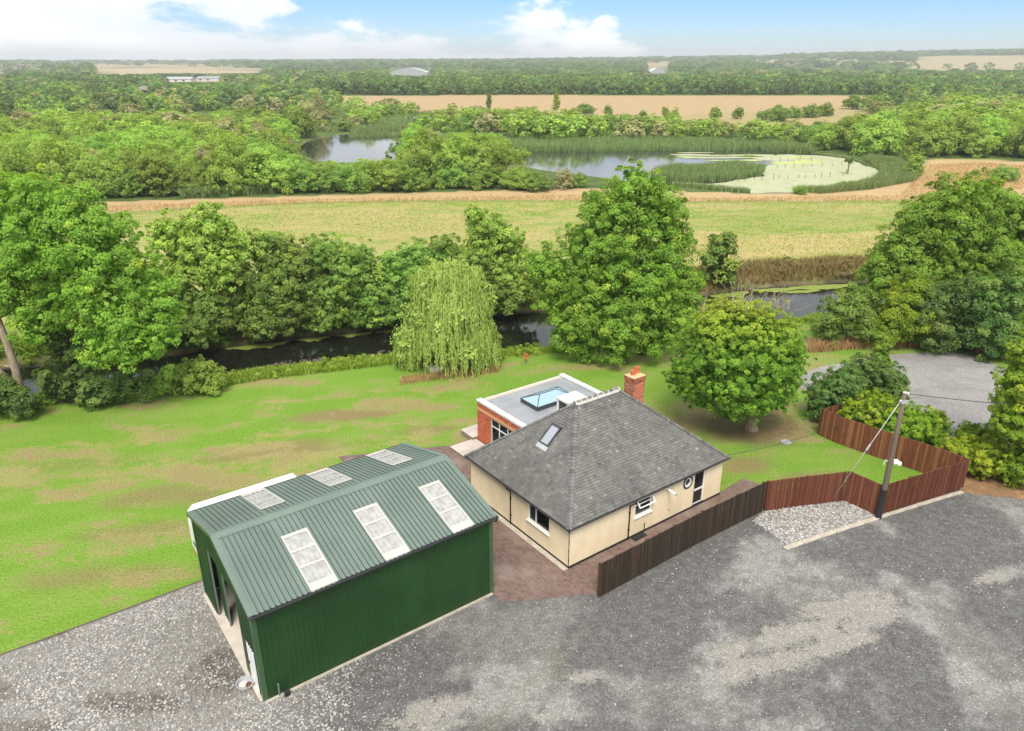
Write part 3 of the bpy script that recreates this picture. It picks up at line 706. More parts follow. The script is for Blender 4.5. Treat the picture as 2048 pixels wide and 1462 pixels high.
# ------------------------------------------------------------------ the bungalow
def wall_boxes(mb, xf, s0, s1, z0, z1, th, openings):
    cuts = sorted({s0, s1, *[c for o in openings for c in o[:2]]})
    for a, b in zip(cuts[:-1], cuts[1:]):
        zs = [z0]
        for o in sorted(openings, key=lambda o: o[2]):
            if o[0] <= a + 1e-6 and o[1] >= b - 1e-6: zs += [o[2], o[3]]
        zs.append(z1)
        for k in range(0, len(zs), 2):
            if zs[k + 1] - zs[k] > 1e-3: xbox(mb, xf, a, b, 0, th, zs[k], zs[k + 1])
def xbox(mb, xf, s0, s1, d0, d1, z0, z1, tint=None):
    c = [xf(s, d, z) for z in (z0, z1) for s, d in ((s0, d0), (s1, d0), (s1, d1), (s0, d1))]
    mb.hexa(c, tint)
def window(parent, xf, s0, s1, z0, z1, cols=(), rows=(), d=.06, fw=.065, sill=True, name='window', curtain=None):
    f = MB(); t = .07
    xbox(f, xf, s0, s0 + fw, d, d + t, z0, z1); xbox(f, xf, s1 - fw, s1, d, d + t, z0, z1)
    xbox(f, xf, s0 + fw, s1 - fw, d, d + t, z0, z0 + fw); xbox(f, xf, s0 + fw, s1 - fw, d, d + t, z1 - fw, z1)
    cs = [s0 + fw * .5, *cols, s1 - fw * .5]; rs = [z0 + fw * .5, *rows, z1 - fw * .5]
    for c in cols: xbox(f, xf, c - fw / 2, c + fw / 2, d + .003, d + t - .003, z0 + fw, z1 - fw)
    for i, (a, b) in enumerate(zip(cs[:-1], cs[1:])):
        for r in rows: xbox(f, xf, a + fw / 2, b - fw / 2, d + .006, d + t - .006, r - fw / 2, r + fw / 2)
    wd = f.build(name, M['white_upvc'], parent)
    for a, b in zip(cs[:-1], cs[1:]):
        for e, g in zip(rs[:-1], rs[1:]):
            p = MB(); xbox(p, xf, a + fw / 2, b - fw / 2, d + .03, d + .042, e + fw / 2, g - fw / 2); p.build('pane', M['glass'], wd)
    if sill:
        p = MB(); xbox(p, xf, s0 - .06, s1 + .06, -.07, d, z0 - .055, z0 - .002); p.build('sill', M['white_upvc'], wd)
    for (a, b) in (curtain or ()):
        p = MB(); n = 10
        for k in range(n):
            u0, u1 = a + (b - a) * k / n, a + (b - a) * (k + 1) / n; dd = d + .16 + (.03 if k % 2 else 0)
            xbox(p, xf, u0, u1, dd, dd + .02, z0 + .02, z1)
        p.build('curtain', M['curtain'], wd)
    return wd

hz = thing('bungalow', 'cream rendered bungalow with grey tiled hipped roof and brick extension', 'house', (HS['o'][0], HS['o'][1], 0), HS['a'])
L, W, TH, EZ, OH, RZ, U0, U1, VR = HS['L'], HS['W'], .28, HS['e'], HS['oh'], HS['r'], HS['u0'], HS['u1'], HS['vr']
xr = lambda s, d, z: (s, d, z)                # right-hand (south) wall: outside is -v
xl = lambda s, d, z: (d, s, z)                # left-hand wall: outside is -u
xb = lambda s, d, z: (s, W - d, z)
xe = lambda s, d, z: (L - d, s, z)
ZW = EZ + .02
openR = [(4.28, 5.45, 1.10, 2.10), (8.60, 9.52, .06, 2.16), (7.72, 8.42, 1.42, 2.12)]
openL = [(1.47, 3.12, 1.06, 2.12)]
mb = MB(); wall_boxes(mb, xr, 0, L, .13, ZW, TH, openR)
# fill the corners between the round window and its square opening
cu, cz, rO = 8.07, 1.77, .35
for k in range(4):
    a0 = k * math.pi / 2; pts = [(cu + rO * math.cos(a0 + j * math.pi / 16), cz + rO * math.sin(a0 + j * math.pi / 16)) for j in range(9)]
    cxn = (cu + rO * (1 if k in (0, 3) else -1), cz + rO * (1 if k in (0, 1) else -1))
    for (a, b), (c, d) in zip(pts[:-1], pts[1:]):
        mb.add([(cxn[0], 0, cxn[1]), (a, 0, b), (c, 0, d), (cxn[0], TH, cxn[1]), (a, TH, b), (c, TH, d)], [(0, 1, 2), (3, 5, 4), (1, 4, 5, 2)])
mb.build('wall', M['cream'], hz)
mb = MB(); wall_boxes(mb, xl, TH, W, .13, ZW, TH, openL); mb.build('wall', M['cream'], hz)
mb = MB(); wall_boxes(mb, xb, TH, L, .13, ZW, TH, []); mb.build('wall', M['cream'], hz)
mb = MB(); wall_boxes(mb, xe, TH, W - TH, .13, ZW, TH, []); mb.build('wall', M['cream'], hz)
mb = MB(); mb.box(-.02, L + .02, -.02, W + .02, 0, .128); mb.build('plinth', M['black_paint'], hz)
mb = MB(); mb.box(-.30, -.03, -.03, W, 0, .045); mb.build('drain_strip', M['kerb'], hz)
mb = MB(); mb.box(TH, L - TH, TH, W - TH, .13, .15); mb.build('floor', M['inside_shade'], hz)
mb = MB(); mb.box(5.9, 6.0, TH, W - TH, .15, ZW); mb.box(TH, 5.9, 3.6, 3.7, .15, ZW); mb.box(6.0, L - TH, 3.6, 3.7, .15, ZW); mb.build('inner_wall', M['inside_shade'], hz)
window(hz, xl, 1.47, 3.12, 1.06, 2.12, cols=(2.56,), curtain=[(2.62, 3.06)])
wd = window(hz, xr, 4.28, 5.45, 1.10, 2.10, rows=(1.72,))
# the top light stands open, hinged at its head
ca, sa = math.cos(math.radians(38)), math.sin(math.radians(38))
def xo(s, d, z): return (s, -.015 - z * sa + d * ca, 2.06 - z * ca - d * sa)
f = MB(); h_ = .40
xbox(f, xo, 4.32, 4.37, -.03, .03, 0, h_); xbox(f, xo, 5.36, 5.41, -.03, .03, 0, h_); xbox(f, xo, 4.37, 5.36, -.03, .03, 0, .05); xbox(f, xo, 4.37, 5.36, -.03, .03, h_ - .05, h_)
sash = f.build('open_sash', M['white_upvc'], wd)
mb = MB(); xbox(mb, xr, 4.36, 4.85, .2, .5, 1.12, 1.42); mb.build('white_box', M['white_upvc'], wd)
dr = window(hz, xr, 8.60, 9.52, .06, 2.16, rows=(.98,), name='glazed_door', fw=.10, sill=False)
mb = MB(); xbox(mb, xr, 8.66, 8.69, .01, .06, 1.0, 1.16); mb.build('handle', M['steel'], dr)
def ring(mb, cu, cz, r0, r1, d0, d1, n=40):
    for k in range(n):
        a, b = 2 * math.pi * k / n, 2 * math.pi * (k + 1) / n
        q = [(cu + r * math.cos(t), d, cz + r * math.sin(t)) for d in (d0, d1) for r, t in ((r0, a), (r1, a), (r1, b), (r0, b))]
        mb.add(q, [(0, 1, 2, 3), (7, 6, 5, 4), (1, 5, 6, 2), (0, 3, 7, 4)])
rw = MB(); ring(rw, cu, cz, .20, .275, -.03, .07); rwo = rw.build('round_window', M['white_upvc'], hz)
r2 = MB(); ring(r2, cu, cz, .275, .355, -.045, .06); r2.build('frame', M['black_paint'], rwo)
r3 = MB(); r3.add([(cu + .2 * math.cos(t), .03, cz + .2 * math.sin(t)) for t in np.linspace(0, 2 * math.pi, 32, endpoint=False)], [tuple(range(32))]); r3.build('pane', M['glass'], rwo)
# flue, pipes, gully
mb = MB(); mb.tube([(6.5, .1, 1.98), (6.5, -.02, 1.97), (6.5, -.55, 1.92)], .05, 12); fl = mb.build('flue', M['white_upvc'], hz, smooth=True)
mb = MB(); mb.tube([(6.5, -.55, 1.92), (6.5, -.66, 1.91)], .062, 12); mb.build('flue_tip', M['grey_plastic'], fl)
def downpipe(pts, r=.034, clips=()):
    mb = MB(); mb.tube(pts, r, 10); o = mb.build('downpipe', M['black_plastic'], hz, smooth=True)
    for c in clips: MB().tube([(c[0], c[1], c[2] - .03), (c[0], c[1], c[2] + .03)], r * 1.5, 10).build('clip', M['black_plastic'], o)
downpipe([(-.22, 4.62, 2.24), (-.20, 4.60, 2.12), (-.06, 4.49, 1.98), (-.05, 4.49, .06)], clips=[(-.05, 4.49, 1.6), (-.05, 4.49, .6)])
downpipe([(4.02, -.22, 2.24), (4.0, -.20, 2.12), (3.84, -.06, 2.0), (3.84, -.05, .05)], clips=[(3.84, -.05, 1.6), (3.84, -.05, .6)])
downpipe([(-.022, -.022, ZW - .06), (-.022, -.022, .13)], .018, clips=[(-.022, -.022, z) for z in (.5, 1.0, 1.5, 2.0)])
downpipe([(4.98, -.04, .56), (4.98, -.04, .03)], .022)
mb = MB(); mb.box(4.05, 4.86, -.36, -.03, .013, .07); g = mb.build('gully_cover', M['black_plastic'], hz)
mb = MB(); [mb.box(4.1 + k * .1, 4.15 + k * .1, -.33, -.06, .071, .08) for k in range(7)]; mb.build('grating', M['gutter'], g)
for (u, z) in ((6.75, .62),): MB().tube([(u, 0, z), (u, -.04, z)], .025, 8).build('vent', M['black_plastic'], hz)

# roof: solid body, tiles, hips, ridge
E4 = [Vector(p) for p in ((-OH, -OH, EZ), (L + OH, -OH, EZ), (L + OH, W + OH, EZ), (-OH, W + OH, EZ))]
R2 = [Vector((U0, VR, RZ)), Vector((U1, VR, RZ))]
mb = MB(); dn = Vector((0, 0, -.03))
vs = E4 + R2 + [e + Vector((0, 0, -.055)) for e in E4]
mb.add([v + dn for v in vs], [(0, 1, 5, 4), (1, 2, 5), (2, 3, 4, 5), (3, 0, 4), (6, 7, 1, 0), (7, 8, 2, 1), (8, 9, 3, 2), (9, 6, 0, 3), (9, 8, 7, 6)])
roof = mb.build('roof', M['gutter'], hz)
rt = random.Random(3)
GA = .145
def tile_slope(A, B, Cc, D, holes=()):
    """courses of plain tiles from the eave A-B up to the ridge Cc-D"""
    m = MB(); ax = (B - A).normalized(); mid0 = (A + B) / 2
    nrm = ax.cross((Cc - A)).normalized(); nrm = nrm if nrm.z > 0 else -nrm
    up = nrm.cross(ax).normalized(); up = up if up.z > 0 else -up
    S = (Cc - A).dot(up); n = int(S / GA); tw = .20
    for k in range(n):
        s0 = k * GA; s1 = s0 + GA * 1.18
        a0 = lerp(0, (Cc - A).dot(ax), s0 / S); b0 = lerp((B - A).dot(ax), (D - A).dot(ax), s0 / S)
        a1 = lerp(0, (Cc - A).dot(ax), min(1, s1 / S)); b1 = lerp((B - A).dot(ax), (D - A).dot(ax), min(1, s1 / S))
        x = a0 - (tw / 2 if k % 2 else 0)
        while x < b0:
            xa, xc = max(x + .003, a0), min(x + tw - .003, b0); ya, yc = max(x + .003, a1), min(x + tw - .003, b1)
            x += tw
            if xc - xa < .02 or yc - ya < .02: continue
            if any(h[0] < (xa + xc) / 2 < h[1] and h[2] < s0 + GA / 2 < h[3] for h in holes): continue
            g = rt.gauss(1, .10); lich = rt.random()
            big = vnoise(np.array([xa * .9]), np.array([s0 * .5]), 7)[0]
            g *= .86 + .3 * big
            t = (g, g, g * .985)
            if lich > .985: t = (g * 1.45, g * 1.45, g * 1.38)
            elif lich > .93: t = (g * 1.18, g * 1.18, g * 1.12)
            j = rt.uniform(-.003, .004)
            q = lambda xx, ss, nn: tuple(A + ax * xx + up * ss + nrm * nn)
            m.add([q(xa, s0 + j, .036 + j), q(xc, s0 + j, .036 + j), q(yc, s1, .006), q(ya, s1, .006), q(xa, s0 + j, -.004), q(xc, s0 + j, -.004)],
                  [(0, 1, 2, 3), (4, 5, 1, 0)], t)
    o = m.build('tiles', M['tile'], roof, tint=True); o['kind'] = 'stuff'
    return S, ax, up, nrm
# skylight sits in the left slope
slL = math.hypot(RZ - EZ, U0 + OH); cl, sn = (U0 + OH) / slL, (RZ - EZ) / slL
skv0, skv1 = 3.83, 4.54; sks0 = (1.80 + OH) / cl; sks1 = (2.68 + OH) / cl
tile_slope(E4[0], E4[1], R2[0], R2[1])
tile_slope(E4[3], E4[0], R2[0], R2[0], holes=[(E4[3].y - skv1, E4[3].y - skv0, sks0, sks1)])
tile_slope(E4[1], E4[2], R2[1], R2[1]); tile_slope(E4[2], E4[3], R2[1], R2[0])
bon = MB(); bon.add([(0, -.15, -.055), (.0, 0, .02), (0, .15, -.055), (.21, -.11, -.060), (.21, 0, -.012), (.21, .11, -.060), (0, -.15, -.095), (0, 0, -.03), (0, .15, -.095)],
                    [(0, 3, 4, 1), (1, 4, 5, 2), (6, 0, 1, 7), (7, 1, 2, 8)])
bon_me = bon.mesh('hip_tile', M['hip'])
for e, r in ((E4[0], R2[0]), (E4[1], R2[1]), (E4[2], R2[1]), (E4[3], R2[0])):
    d = (r - e).normalized(); side = Vector((-d.y, d.x, 0)).normalized(); nn = d.cross(side); nn = nn if nn.z > 0 else -nn; side = nn.cross(d)
    n = int((r - e).length / .18)
    for k in range(n):
        o = link('hip_tile', bon_me, roof); p = e + d * (k * (r - e).length / n) + nn * .058
        o.matrix_local = Matrix(((d.x, side.x, nn.x, p.x), (d.y, side.y, nn.y, p.y), (d.z, side.z, nn.z, p.z), (0, 0, 0, 1)))
half = MB(); nseg = 8; rl = (U1 - U0 + .1) / 8
for i in (0, 1):
    for k in range(nseg + 1):
        a = math.pi * k / nseg; half.v.append((i * (rl - .035), -.115 * math.cos(a), .115 * math.sin(a) - .03)); half.t.append((1, 1, 1))
half.f = [(k, k + 1, nseg + 2 + k, nseg + 1 + k) for k in range(nseg)]
rme = half.mesh('ridge_tile', M['ridge'], smooth=True)
mor = MB()
for k in range(8):
    o = link('ridge_tile', rme, roof); o.location = (U0 - .05 + k * rl, VR, RZ + .02)
for k in range(9):
    x = U0 - .07 + k * rl
    for j in range(8):
        a, b = math.pi * j / 8, math.pi * (j + 1) / 8; q = lambda xx, r, t: (xx, VR - r * math.cos(t), RZ - .01 + r * math.sin(t))
        mor.add([q(x, .122, a), q(x + .04, .122, a), q(x + .04, .122, b), q(x, .122, b)], [(0, 1, 2, 3)])
mor.box(U0 - .08, U1 + .08, VR - .15, VR - .105, RZ - .10, RZ + .012); mor.box(U0 - .08, U1 + .08, VR + .105, VR + .15, RZ - .10, RZ + .012)
mor.build('ridge_mortar', M['white_mortar'], roof)
g = MB()
for a, b in ((0, 1), (1, 2), (2, 3), (3, 0)):
    pa, pb = E4[a].copy(), E4[b].copy(); c = (E4[0] + E4[2]) / 2
    for p in (pa, pb):
        p.x += .045 * (1 if p.x > c.x else -1); p.y += .045 * (1 if p.y > c.y else -1); p.z -= .035
    g.tube([pa, pb], .05, 8)
g.build('gutter', M['gutter'], roof)
def sk(v, s, n): return (-OH + s * cl - n * sn, v, EZ + s * sn + n * cl)
def skbox(mb, v0, v1, s0, s1, n0, n1): mb.hexa([sk(v, s, n) for n in (n0, n1) for v, s in ((v0, s0), (v0, s1), (v1, s1), (v1, s0))])
mb = MB(); fwv = .075
skbox(mb, skv0, skv0 + fwv, sks0, sks1, -.02, .09); skbox(mb, skv1 - fwv, skv1, sks0, sks1, -.02, .09); skbox(mb, skv0 + fwv, skv1 - fwv, sks0, sks0 + fwv, -.02, .09); skbox(mb, skv0 + fwv, skv1 - fwv, sks1 - fwv * 1.5, sks1, -.02, .09)
sky_o = mb.build('skylight', M['anthracite'], roof)
mb = MB(); skbox(mb, skv0 + fwv, skv1 - fwv, sks0 + fwv, sks1 - fwv * 1.5, .05, .06); mb.build('pane', M['velux_glass'], sky_o)
mb = MB(); skbox(mb, skv0 + fwv, skv1 - fwv, sks0 + fwv, sks1 - fwv * 1.5, -.01, 0); mb.build('blind', M['curtain'], sky_o)
mb = MB(); skbox(mb, skv0 - .04, skv1 + .04, sks0 - .26, sks0 - .002, .03, .042); mb.build('flashing', M['steel'], sky_o)
# dormer behind the ridge
mb = MB(); mb.box(4.86, 6.06, 5.95, 6.72, 3.75, 4.93); dm = mb.build('dormer', M['anthracite'], roof)
mb = MB(); mb.box(4.76, 6.16, 5.80, 6.82, 4.93, 5.03); mb.build('dormer_roof', M['white_mortar'], dm)
mb = MB(); mb.box(4.80, 4.855, 6.66, 6.78, 3.7, 4.93); mb.box(4.80, 4.855, 5.86, 5.94, 4.2, 4.93); mb.build('white_post', M['white_upvc'], dm)
# chimney of single bricks
ch = MB(); CU0, CU1, CV0, CV1, CZ0, CZ1 = 7.50, 8.34, 3.72, 4.40, 4.2, 6.5
ch.box(CU0 + .012, CU1 - .012, CV0 + .012, CV1 - .012, CZ0, CZ1 - .02); chim = ch.build('chimney', M['chim_mortar'], roof)
rb = random.Random(5)
def brick_run(m, xf, s0, s1, z0, z1, openings=(), depth=.014, tones=None, gap_=.011):
    bw, bh, gap = .215, .065, gap_; k = 0; z = z0
    while z + bh <= z1 + .01:
        x = s0 - (0 if k % 2 else (bw + gap) / 2)
        while x < s1:
            a, b = max(x, s0), min(x + bw, s1); x += bw + gap
            if b - a < .04 or any(o[0] < (a + b) / 2 < o[1] and o[2] - .03 < z + bh / 2 < o[3] + .03 for o in openings): continue
            g = rb.gauss(1, .13); t = (g, g * rb.uniform(.85, 1.2), g * rb.uniform(.8, 1.3))
            if tones and rb.random() < tones: t = (g * .42, g * .75, g * 1.1)
            xbox(m, xf, a, b, -depth, .002, z, min(z + bh, z1), t)
        z += bh + gap; k += 1
bk = MB()
xs_ = [(lambda s, d, z: (s, CV0 + .012 + d, z), CU0, CU1), (lambda s, d, z: (CU0 + .012 + d, s, z), CV0 + .001, CV1), (lambda s, d, z: (CU1 - .012 - d, s, z), CV0 + .001, CV1), (lambda s, d, z: (s, CV1 - .012 - d, z), CU0, CU1)]
for xf, a, b in xs_: brick_run(bk, xf, a, b, CZ0, CZ1 - .30, tones=.22, gap_=.022)
for xf, a, b in xs_: brick_run(bk, (lambda f_: (lambda s, d, z: f_(s, d - .035 if d < 0 else d, z)))(xf), a - .02, b + .02, CZ1 - .29, CZ1 - .02, tones=.35)
o = bk.build('bricks', M['brick'], chim, tint=True); o['kind'] = 'stuff'
mb = MB(); mb.hexa([(CU0 - .04, CV0 - .04, CZ1 - .02), (CU1 + .04, CV0 - .04, CZ1 - .02), (CU1 + .04, CV1 + .04, CZ1 - .02), (CU0 - .04, CV1 + .04, CZ1 - .02), (CU0 + .12, CV0 + .12, CZ1 + .07), (CU1 - .12, CV0 + .12, CZ1 + .07), (CU1 - .12, CV1 - .12, CZ1 + .07), (CU0 + .12, CV1 - .12, CZ1 + .07)])
mb.build('flaunching', M['buff'], chim)
for u, v, h in ((7.72, 4.02, .26), (8.10, 4.10, .33)):
    MB().lathe([(.135, 0), (.13, h - .08), (.155, h - .07), (.155, h), (.11, h), (.105, h - .12)], 18, (u, v, CZ1 + .05)).build('chimney_pot', M['pot'], chim, smooth=False)

# brick extension with flat roof
XU0, XU1, XV0, XV1, XZ = 3.66, 10.50, W + .002, 12.93, 2.90
xel = lambda s, d, z: (XU0 + d, s, z)
opE = [(9.05, 11.55, .45, 2.20)]
mb = MB(); wall_boxes(mb, xel, XV0, XV1, 0, XZ - .1, .28, opE); ew = mb.build('extension_wall', M['mortar'], hz)
bk = MB(); brick_run(bk, xel, XV0, XV1, .02, 2.28, opE); brick_run(bk, xel, XV0, XV1, 2.46, XZ - .1)
o = bk.build('bricks', M['brick'], ew, tint=True); o['kind'] = 'stuff'
mb = MB(); xbox(mb, xel, XV0, XV1, -.02, .01, 2.285, 2.45); mb.build('buff_band', M['buff'], ew)
xev = lambda s, d, z: (s, XV1 - d, z)
mb = MB(); wall_boxes(mb, xev, XU0 + .28, XU1, 0, XZ - .1, .28, [(4.6, 9.6, .1, 2.2)]); e2 = mb.build('extension_wall', M['mortar'], hz)
bk = MB(); brick_run(bk, xev, XU0, XU1, .02, XZ - .1, [(4.6, 9.6, .1, 2.2)]); o = bk.build('bricks', M['brick'], e2, tint=True); o['kind'] = 'stuff'
mb = MB(); mb.box(XU0 + .28, XU1 - .28, XV0, XV1 - .28, .0, .10); mb.box(6.0, 6.1, XV0, XV1 - 1.2, .10, XZ - .3); mb.build('floor', M['inside_shade'], hz)  # floor and partition, dark in colour to keep the room dim
mb = MB(); mb.box(XU1 - .28, XU1, XV0, XV1 - .28, 0, XZ - .1); mb.build('extension_wall', M['brick'], hz)
window(hz, xel, 9.05, 11.55, .45, 2.20, cols=(9.88, 10.72), rows=(1.68,))
window(hz, xev, 4.6, 9.6, .1, 2.2, cols=(5.85, 7.1, 8.35), sill=False, name='patio_door')
mb = MB(); mb.box(XU0 + .29, XU1 - .29, XV0, XV1 - .05, XZ - .28, XZ - .12); fr = mb.build('flat_roof', M['flat_roof'], hz)
mb = MB(); mb.box(XU0 - .05, XU0 + .33, XV0 - .05, XV1 + .06, XZ - .098, XZ + .02); mb.build('coping', M['coping'], fr)
mb = MB(); mb.box(XU1 - .33, XU1 + .05, XV0 - .05, XV1 + .06, XZ - .098, XZ + .02); mb.build('coping', M['coping'], fr)
mb = MB(); mb.box(XU0 + .34, XU1 - .34, XV1 - .06, XV1 + .05, XZ - .14, XZ - .08); mb.build('roof_edge', M['coping'], fr)
LU0, LU1, LV0, LV1, LZ = 5.72, 8.62, 9.62, 11.28, XZ - .12
mb = MB(); mb.box(LU0, LU1, LV0, LV1, LZ, LZ + .24); ln = mb.build('roof_lantern', M['anthracite'], fr)
a4 = [Vector(p) for p in ((LU0, LV0, LZ + .25), (LU1, LV0, LZ + .25), (LU1, LV1, LZ + .25), (LU0, LV1, LZ + .25))]
r2_ = [Vector((LU0 + .8, (LV0 + LV1) / 2, LZ + .62)), Vector((LU1 - .8, (LV0 + LV1) / 2, LZ + .62))]
for fc in ((a4[0], a4[1], r2_[1], r2_[0]), (a4[1], a4[2], r2_[1]), (a4[2], a4[3], r2_[0], r2_[1]), (a4[3], a4[0], r2_[0])):
    MB().add(fc, [tuple(range(len(fc)))]).build('pane', M['lantern_glass'], ln)
mb = MB()
for a, b in ((a4[0], r2_[0]), (a4[1], r2_[1]), (a4[2], r2_[1]), (a4[3], r2_[0]), (r2_[0], r2_[1]), (a4[0], a4[1]), (a4[1], a4[2]), (a4[2], a4[3]), (a4[3], a4[0])):
    mb.tube([a + Vector((0, 0, .012)), b + Vector((0, 0, .012))], .028, 6)
mb.build('glazing_bar', M['anthracite'], ln)

# raised patio of slabs beside the extension
def patio(u0, u1, v0, v1, z, label):
    o = thing('patio_platform', label, 'patio', frame_pt(HS, u0, v0), HS['a'])
    MB().box(0, u1 - u0, 0, v1 - v0, .013, z - .045).build('wall', M['patio_side'], o)
    n, m = max(1, round((u1 - u0) / .75)), max(1, round((v1 - v0) / .75)); du, dv = (u1 - u0 + .06) / n, (v1 - v0 + .06) / m
    me = MB().box(0, du - .012, 0, dv - .012, 0, .045).mesh('slab', M['patio'], bevel=.006)
    for i in range(n):
        for j in range(m): s = link('slab', me, o); s.location = (-.03 + i * du, -.03 + j * dv, z - .045)
patio(3.3, 7.2, 12.98, 14.3, .42, 'upper raised patio of pale slabs against the brick extension')
patio(1.75, 3.55, 11.3, 13.1, .22, 'low step of greyer slabs below the raised patio')

# ------------------------------------------------------------------ the green steel shed
sz = thing('steel_shed', 'dark green ribbed steel shed with pale roof and rooflights', 'shed', (SH['o'][0], SH['o'][1], 0), SH['a'])
SL, SW, SE, SR, OE = SH['L'], SH['W'], SH['e'], SH['r'], SH['oe']
SLP = (SR - SE) / (SW / 2)
def gab(v): return SE + SLP * min(v, SW - v)
def ribs(s0, s1, zb, zt, put, pitch=.20, depth=.034, shade_groove=False):
    """trapezoid profiled sheet from s0 to s1; zb, zt give its ends; put(s, d, z)"""
    m = MB(); prof = []; s = s0
    while s < s1 - 1e-4:
        e = min(s + pitch, s1); prof += [(s, 0)]
        if e - s > pitch * .75 and not shade_groove: prof += [(e - .075, 0), (e - .055, -depth * .7), (e - .02, -depth * .7), (e, 0)]
        elif e - s > pitch * .75: prof += [(e - .075, 0), (e - .072, .03), (e - .058, .03), (e - .052, -depth), (e - .018, -depth), (e - .012, .012), (e - .004, .012)]  # recess added beside each rib so that shade draws a dark line
        s = e
    prof.append((s1, 0)); prof = [p for i, p in enumerate(prof) if i == 0 or p[0] - prof[i - 1][0] > 1e-5]
    for (a, da), (b, db) in zip(prof[:-1], prof[1:]):
        m.add([put(a, da, zb(a)), put(b, db, zb(b)), put(b, db, zt(b)), put(a, da, zt(a))], [(0, 1, 2, 3)])
    return m
def sheets(s0, s1, zb, zt, put, mat, name, w=1.0):
    a = s0
    while a < s1 - .05:
        b = min(a + w, s1); b = s1 if s1 - b < .2 else b
        ribs(a, b, zb, zt, put, shade_groove=name == 'roof_sheet').build(name, mat, sz); a = b
zc = lambda c: (lambda s: c)
sheets(0, SL, zc(.06), zc(SE), lambda s, d, z: (s, d, z), M['green_wall'], 'wall_sheet')
sheets(0, SL, zc(.06), zc(SE), lambda s, d, z: (s, SW - d, z), M['green_wall'], 'wall_sheet')
gp = lambda s, d, z: (d, s, z); ge = lambda s, d, z: (SL - d, s, z)
DV0, DV1, DZ = 1.92, 5.74, 3.60
sheets(0, .42, zc(.06), gab, gp, M['green_wall'], 'gable_sheet'); sheets(.42, DV0, zc(1.96), gab, gp, M['green_wall'], 'gable_sheet', 1.6)
sheets(DV0, SW / 2, zc(DZ), gab, gp, M['green_wall'], 'gable_sheet', 2); sheets(SW / 2, DV1, zc(DZ), gab, gp, M['green_wall'], 'gable_sheet', 2); sheets(DV1, SW, zc(.06), gab, gp, M['green_wall'], 'gable_sheet')
sheets(0, SW / 2, zc(.06), gab, ge, M['green_wall'], 'gable_sheet'); sheets(SW / 2, SW, zc(.06), gab, ge, M['green_wall'], 'gable_sheet')
# roof sheets with three rooflights a side
ca_, sa_ = 1 / math.hypot(1, SLP), SLP / math.hypot(1, SLP)
def roof_put(side):
    def f(s, d, t):                                   # t = horizontal distance from the wall line towards the ridge
        v = t if side == 0 else SW - t
        return (s, v, SE + SLP * t - d * 1.5 + .05)
    return f
UV = .10
lights = [(2.18, 3.20), (5.20, 6.24), (8.27, 9.27)]
for side in (0, 1):
    rp = roof_put(side); edge = [-UV] + [c for l_ in lights for c in l_] + [SL + UV]
    for i in range(0, len(edge), 2): sheets(edge[i], edge[i + 1], zc(-OE), zc(SW / 2), rp, M['green_roof'], 'roof_sheet')
    top = 2.58 if side == 0 else 2.72
    for a, b in lights:
        ribs(a, b, zc(top), zc(SW / 2), rp, shade_groove=True).build('roof_sheet', M['green_roof'], sz)
        rl_ = ribs(a, b, zc(-OE - .02), zc(top), rp).build('rooflight', M['rooflight'], sz)
        mb = MB()
        for t0, t1 in ((-OE, .10), (.86, .95), (1.66, 1.75), (top - .14, top)):
            q = [rp(s, -.024, t) for s, t in ((a, t0), (b, t0), (b, t1), (a, t1))]; mb.add(q, [(0, 1, 2, 3)])
        q = [rp(s, -.03, t) for s, t in ((b - .05, -OE), (b + .02, -OE), (b + .02, top), (b - .05, top))]; mb.add(q, [(0, 1, 2, 3)])
        q = [rp(s, -.03, t) for s, t in ((a - .02, -OE), (a + .03, -OE), (a + .03, top), (a - .02, top))]; mb.add(q, [(0, 1, 2, 3)])
        mb.build('purlin', M['rooflight_bar'], rl_)
def trim_strip(name, pts_a, pts_b, mat, lift=.0):
    m = MB(); m.add([*pts_a, *pts_b], [(i, i + 1, len(pts_a) + i + 1, len(pts_a) + i) for i in range(len(pts_a) - 1)]); return m.build(name, mat, sz)
zr = lambda t: SE + SLP * t + .085
trim_strip('ridge_cap', [(-UV - .02, SW / 2 - .28, zr(SW / 2 - .28)), (-UV - .02, SW / 2, zr(SW / 2) + .012), (-UV - .02, SW / 2 + .28, zr(SW / 2 - .28))], [(SL + UV + .02, SW / 2 - .28, zr(SW / 2 - .28)), (SL + UV + .02, SW / 2, zr(SW / 2) + .012), (SL + UV + .02, SW / 2 + .28, zr(SW / 2 - .28))], M['green_trim'])
for u, sg in ((-UV - .03, 1), (SL + UV + .03, -1)):
    row = lambda du, dz: [(u + du * sg, -OE - .01, SE - SLP * OE + .085 + dz), (u + du * sg, SW / 2, SR + .098 + dz), (u + du * sg, SW + OE + .01, SE - SLP * OE + .085 + dz)]
    trim_strip('verge_trim', row(.24, 0), row(0, .004), M['green_trim']); trim_strip('verge_trim', row(-.001, .004), row(-.001, -.16), M['green_trim_dark'])
for (u, v) in ((0, 0), (SL, 0), (0, SW), (SL, SW)):
    su, sv = (-1 if u == 0 else 1), (-1 if v == 0 else 1); m = MB()
    m.box(min(u + su * .03, u - su * .15), max(u + su * .03, u - su * .15), min(v + sv * .028, v + sv * .034), max(v + sv * .028, v + sv * .034), .05, SE)
    m.box(min(u + su * .03, u + su * .036), max(u + su * .03, u + su * .036), min(v + sv * .034, v - sv * .15), max(v + sv * .034, v - sv * .15), .05, SE)
    m.build('corner_trim', M['green_trim_dark'], sz)
for v in (-OE - .06, SW + OE + .06):
    zz = SE - SLP * OE + .0; m = MB(); m.tube([(-UV, v, zz), (SL + UV + .04, v, zz)], .055, 8); m.build('gutter', M['black_plastic'], sz)
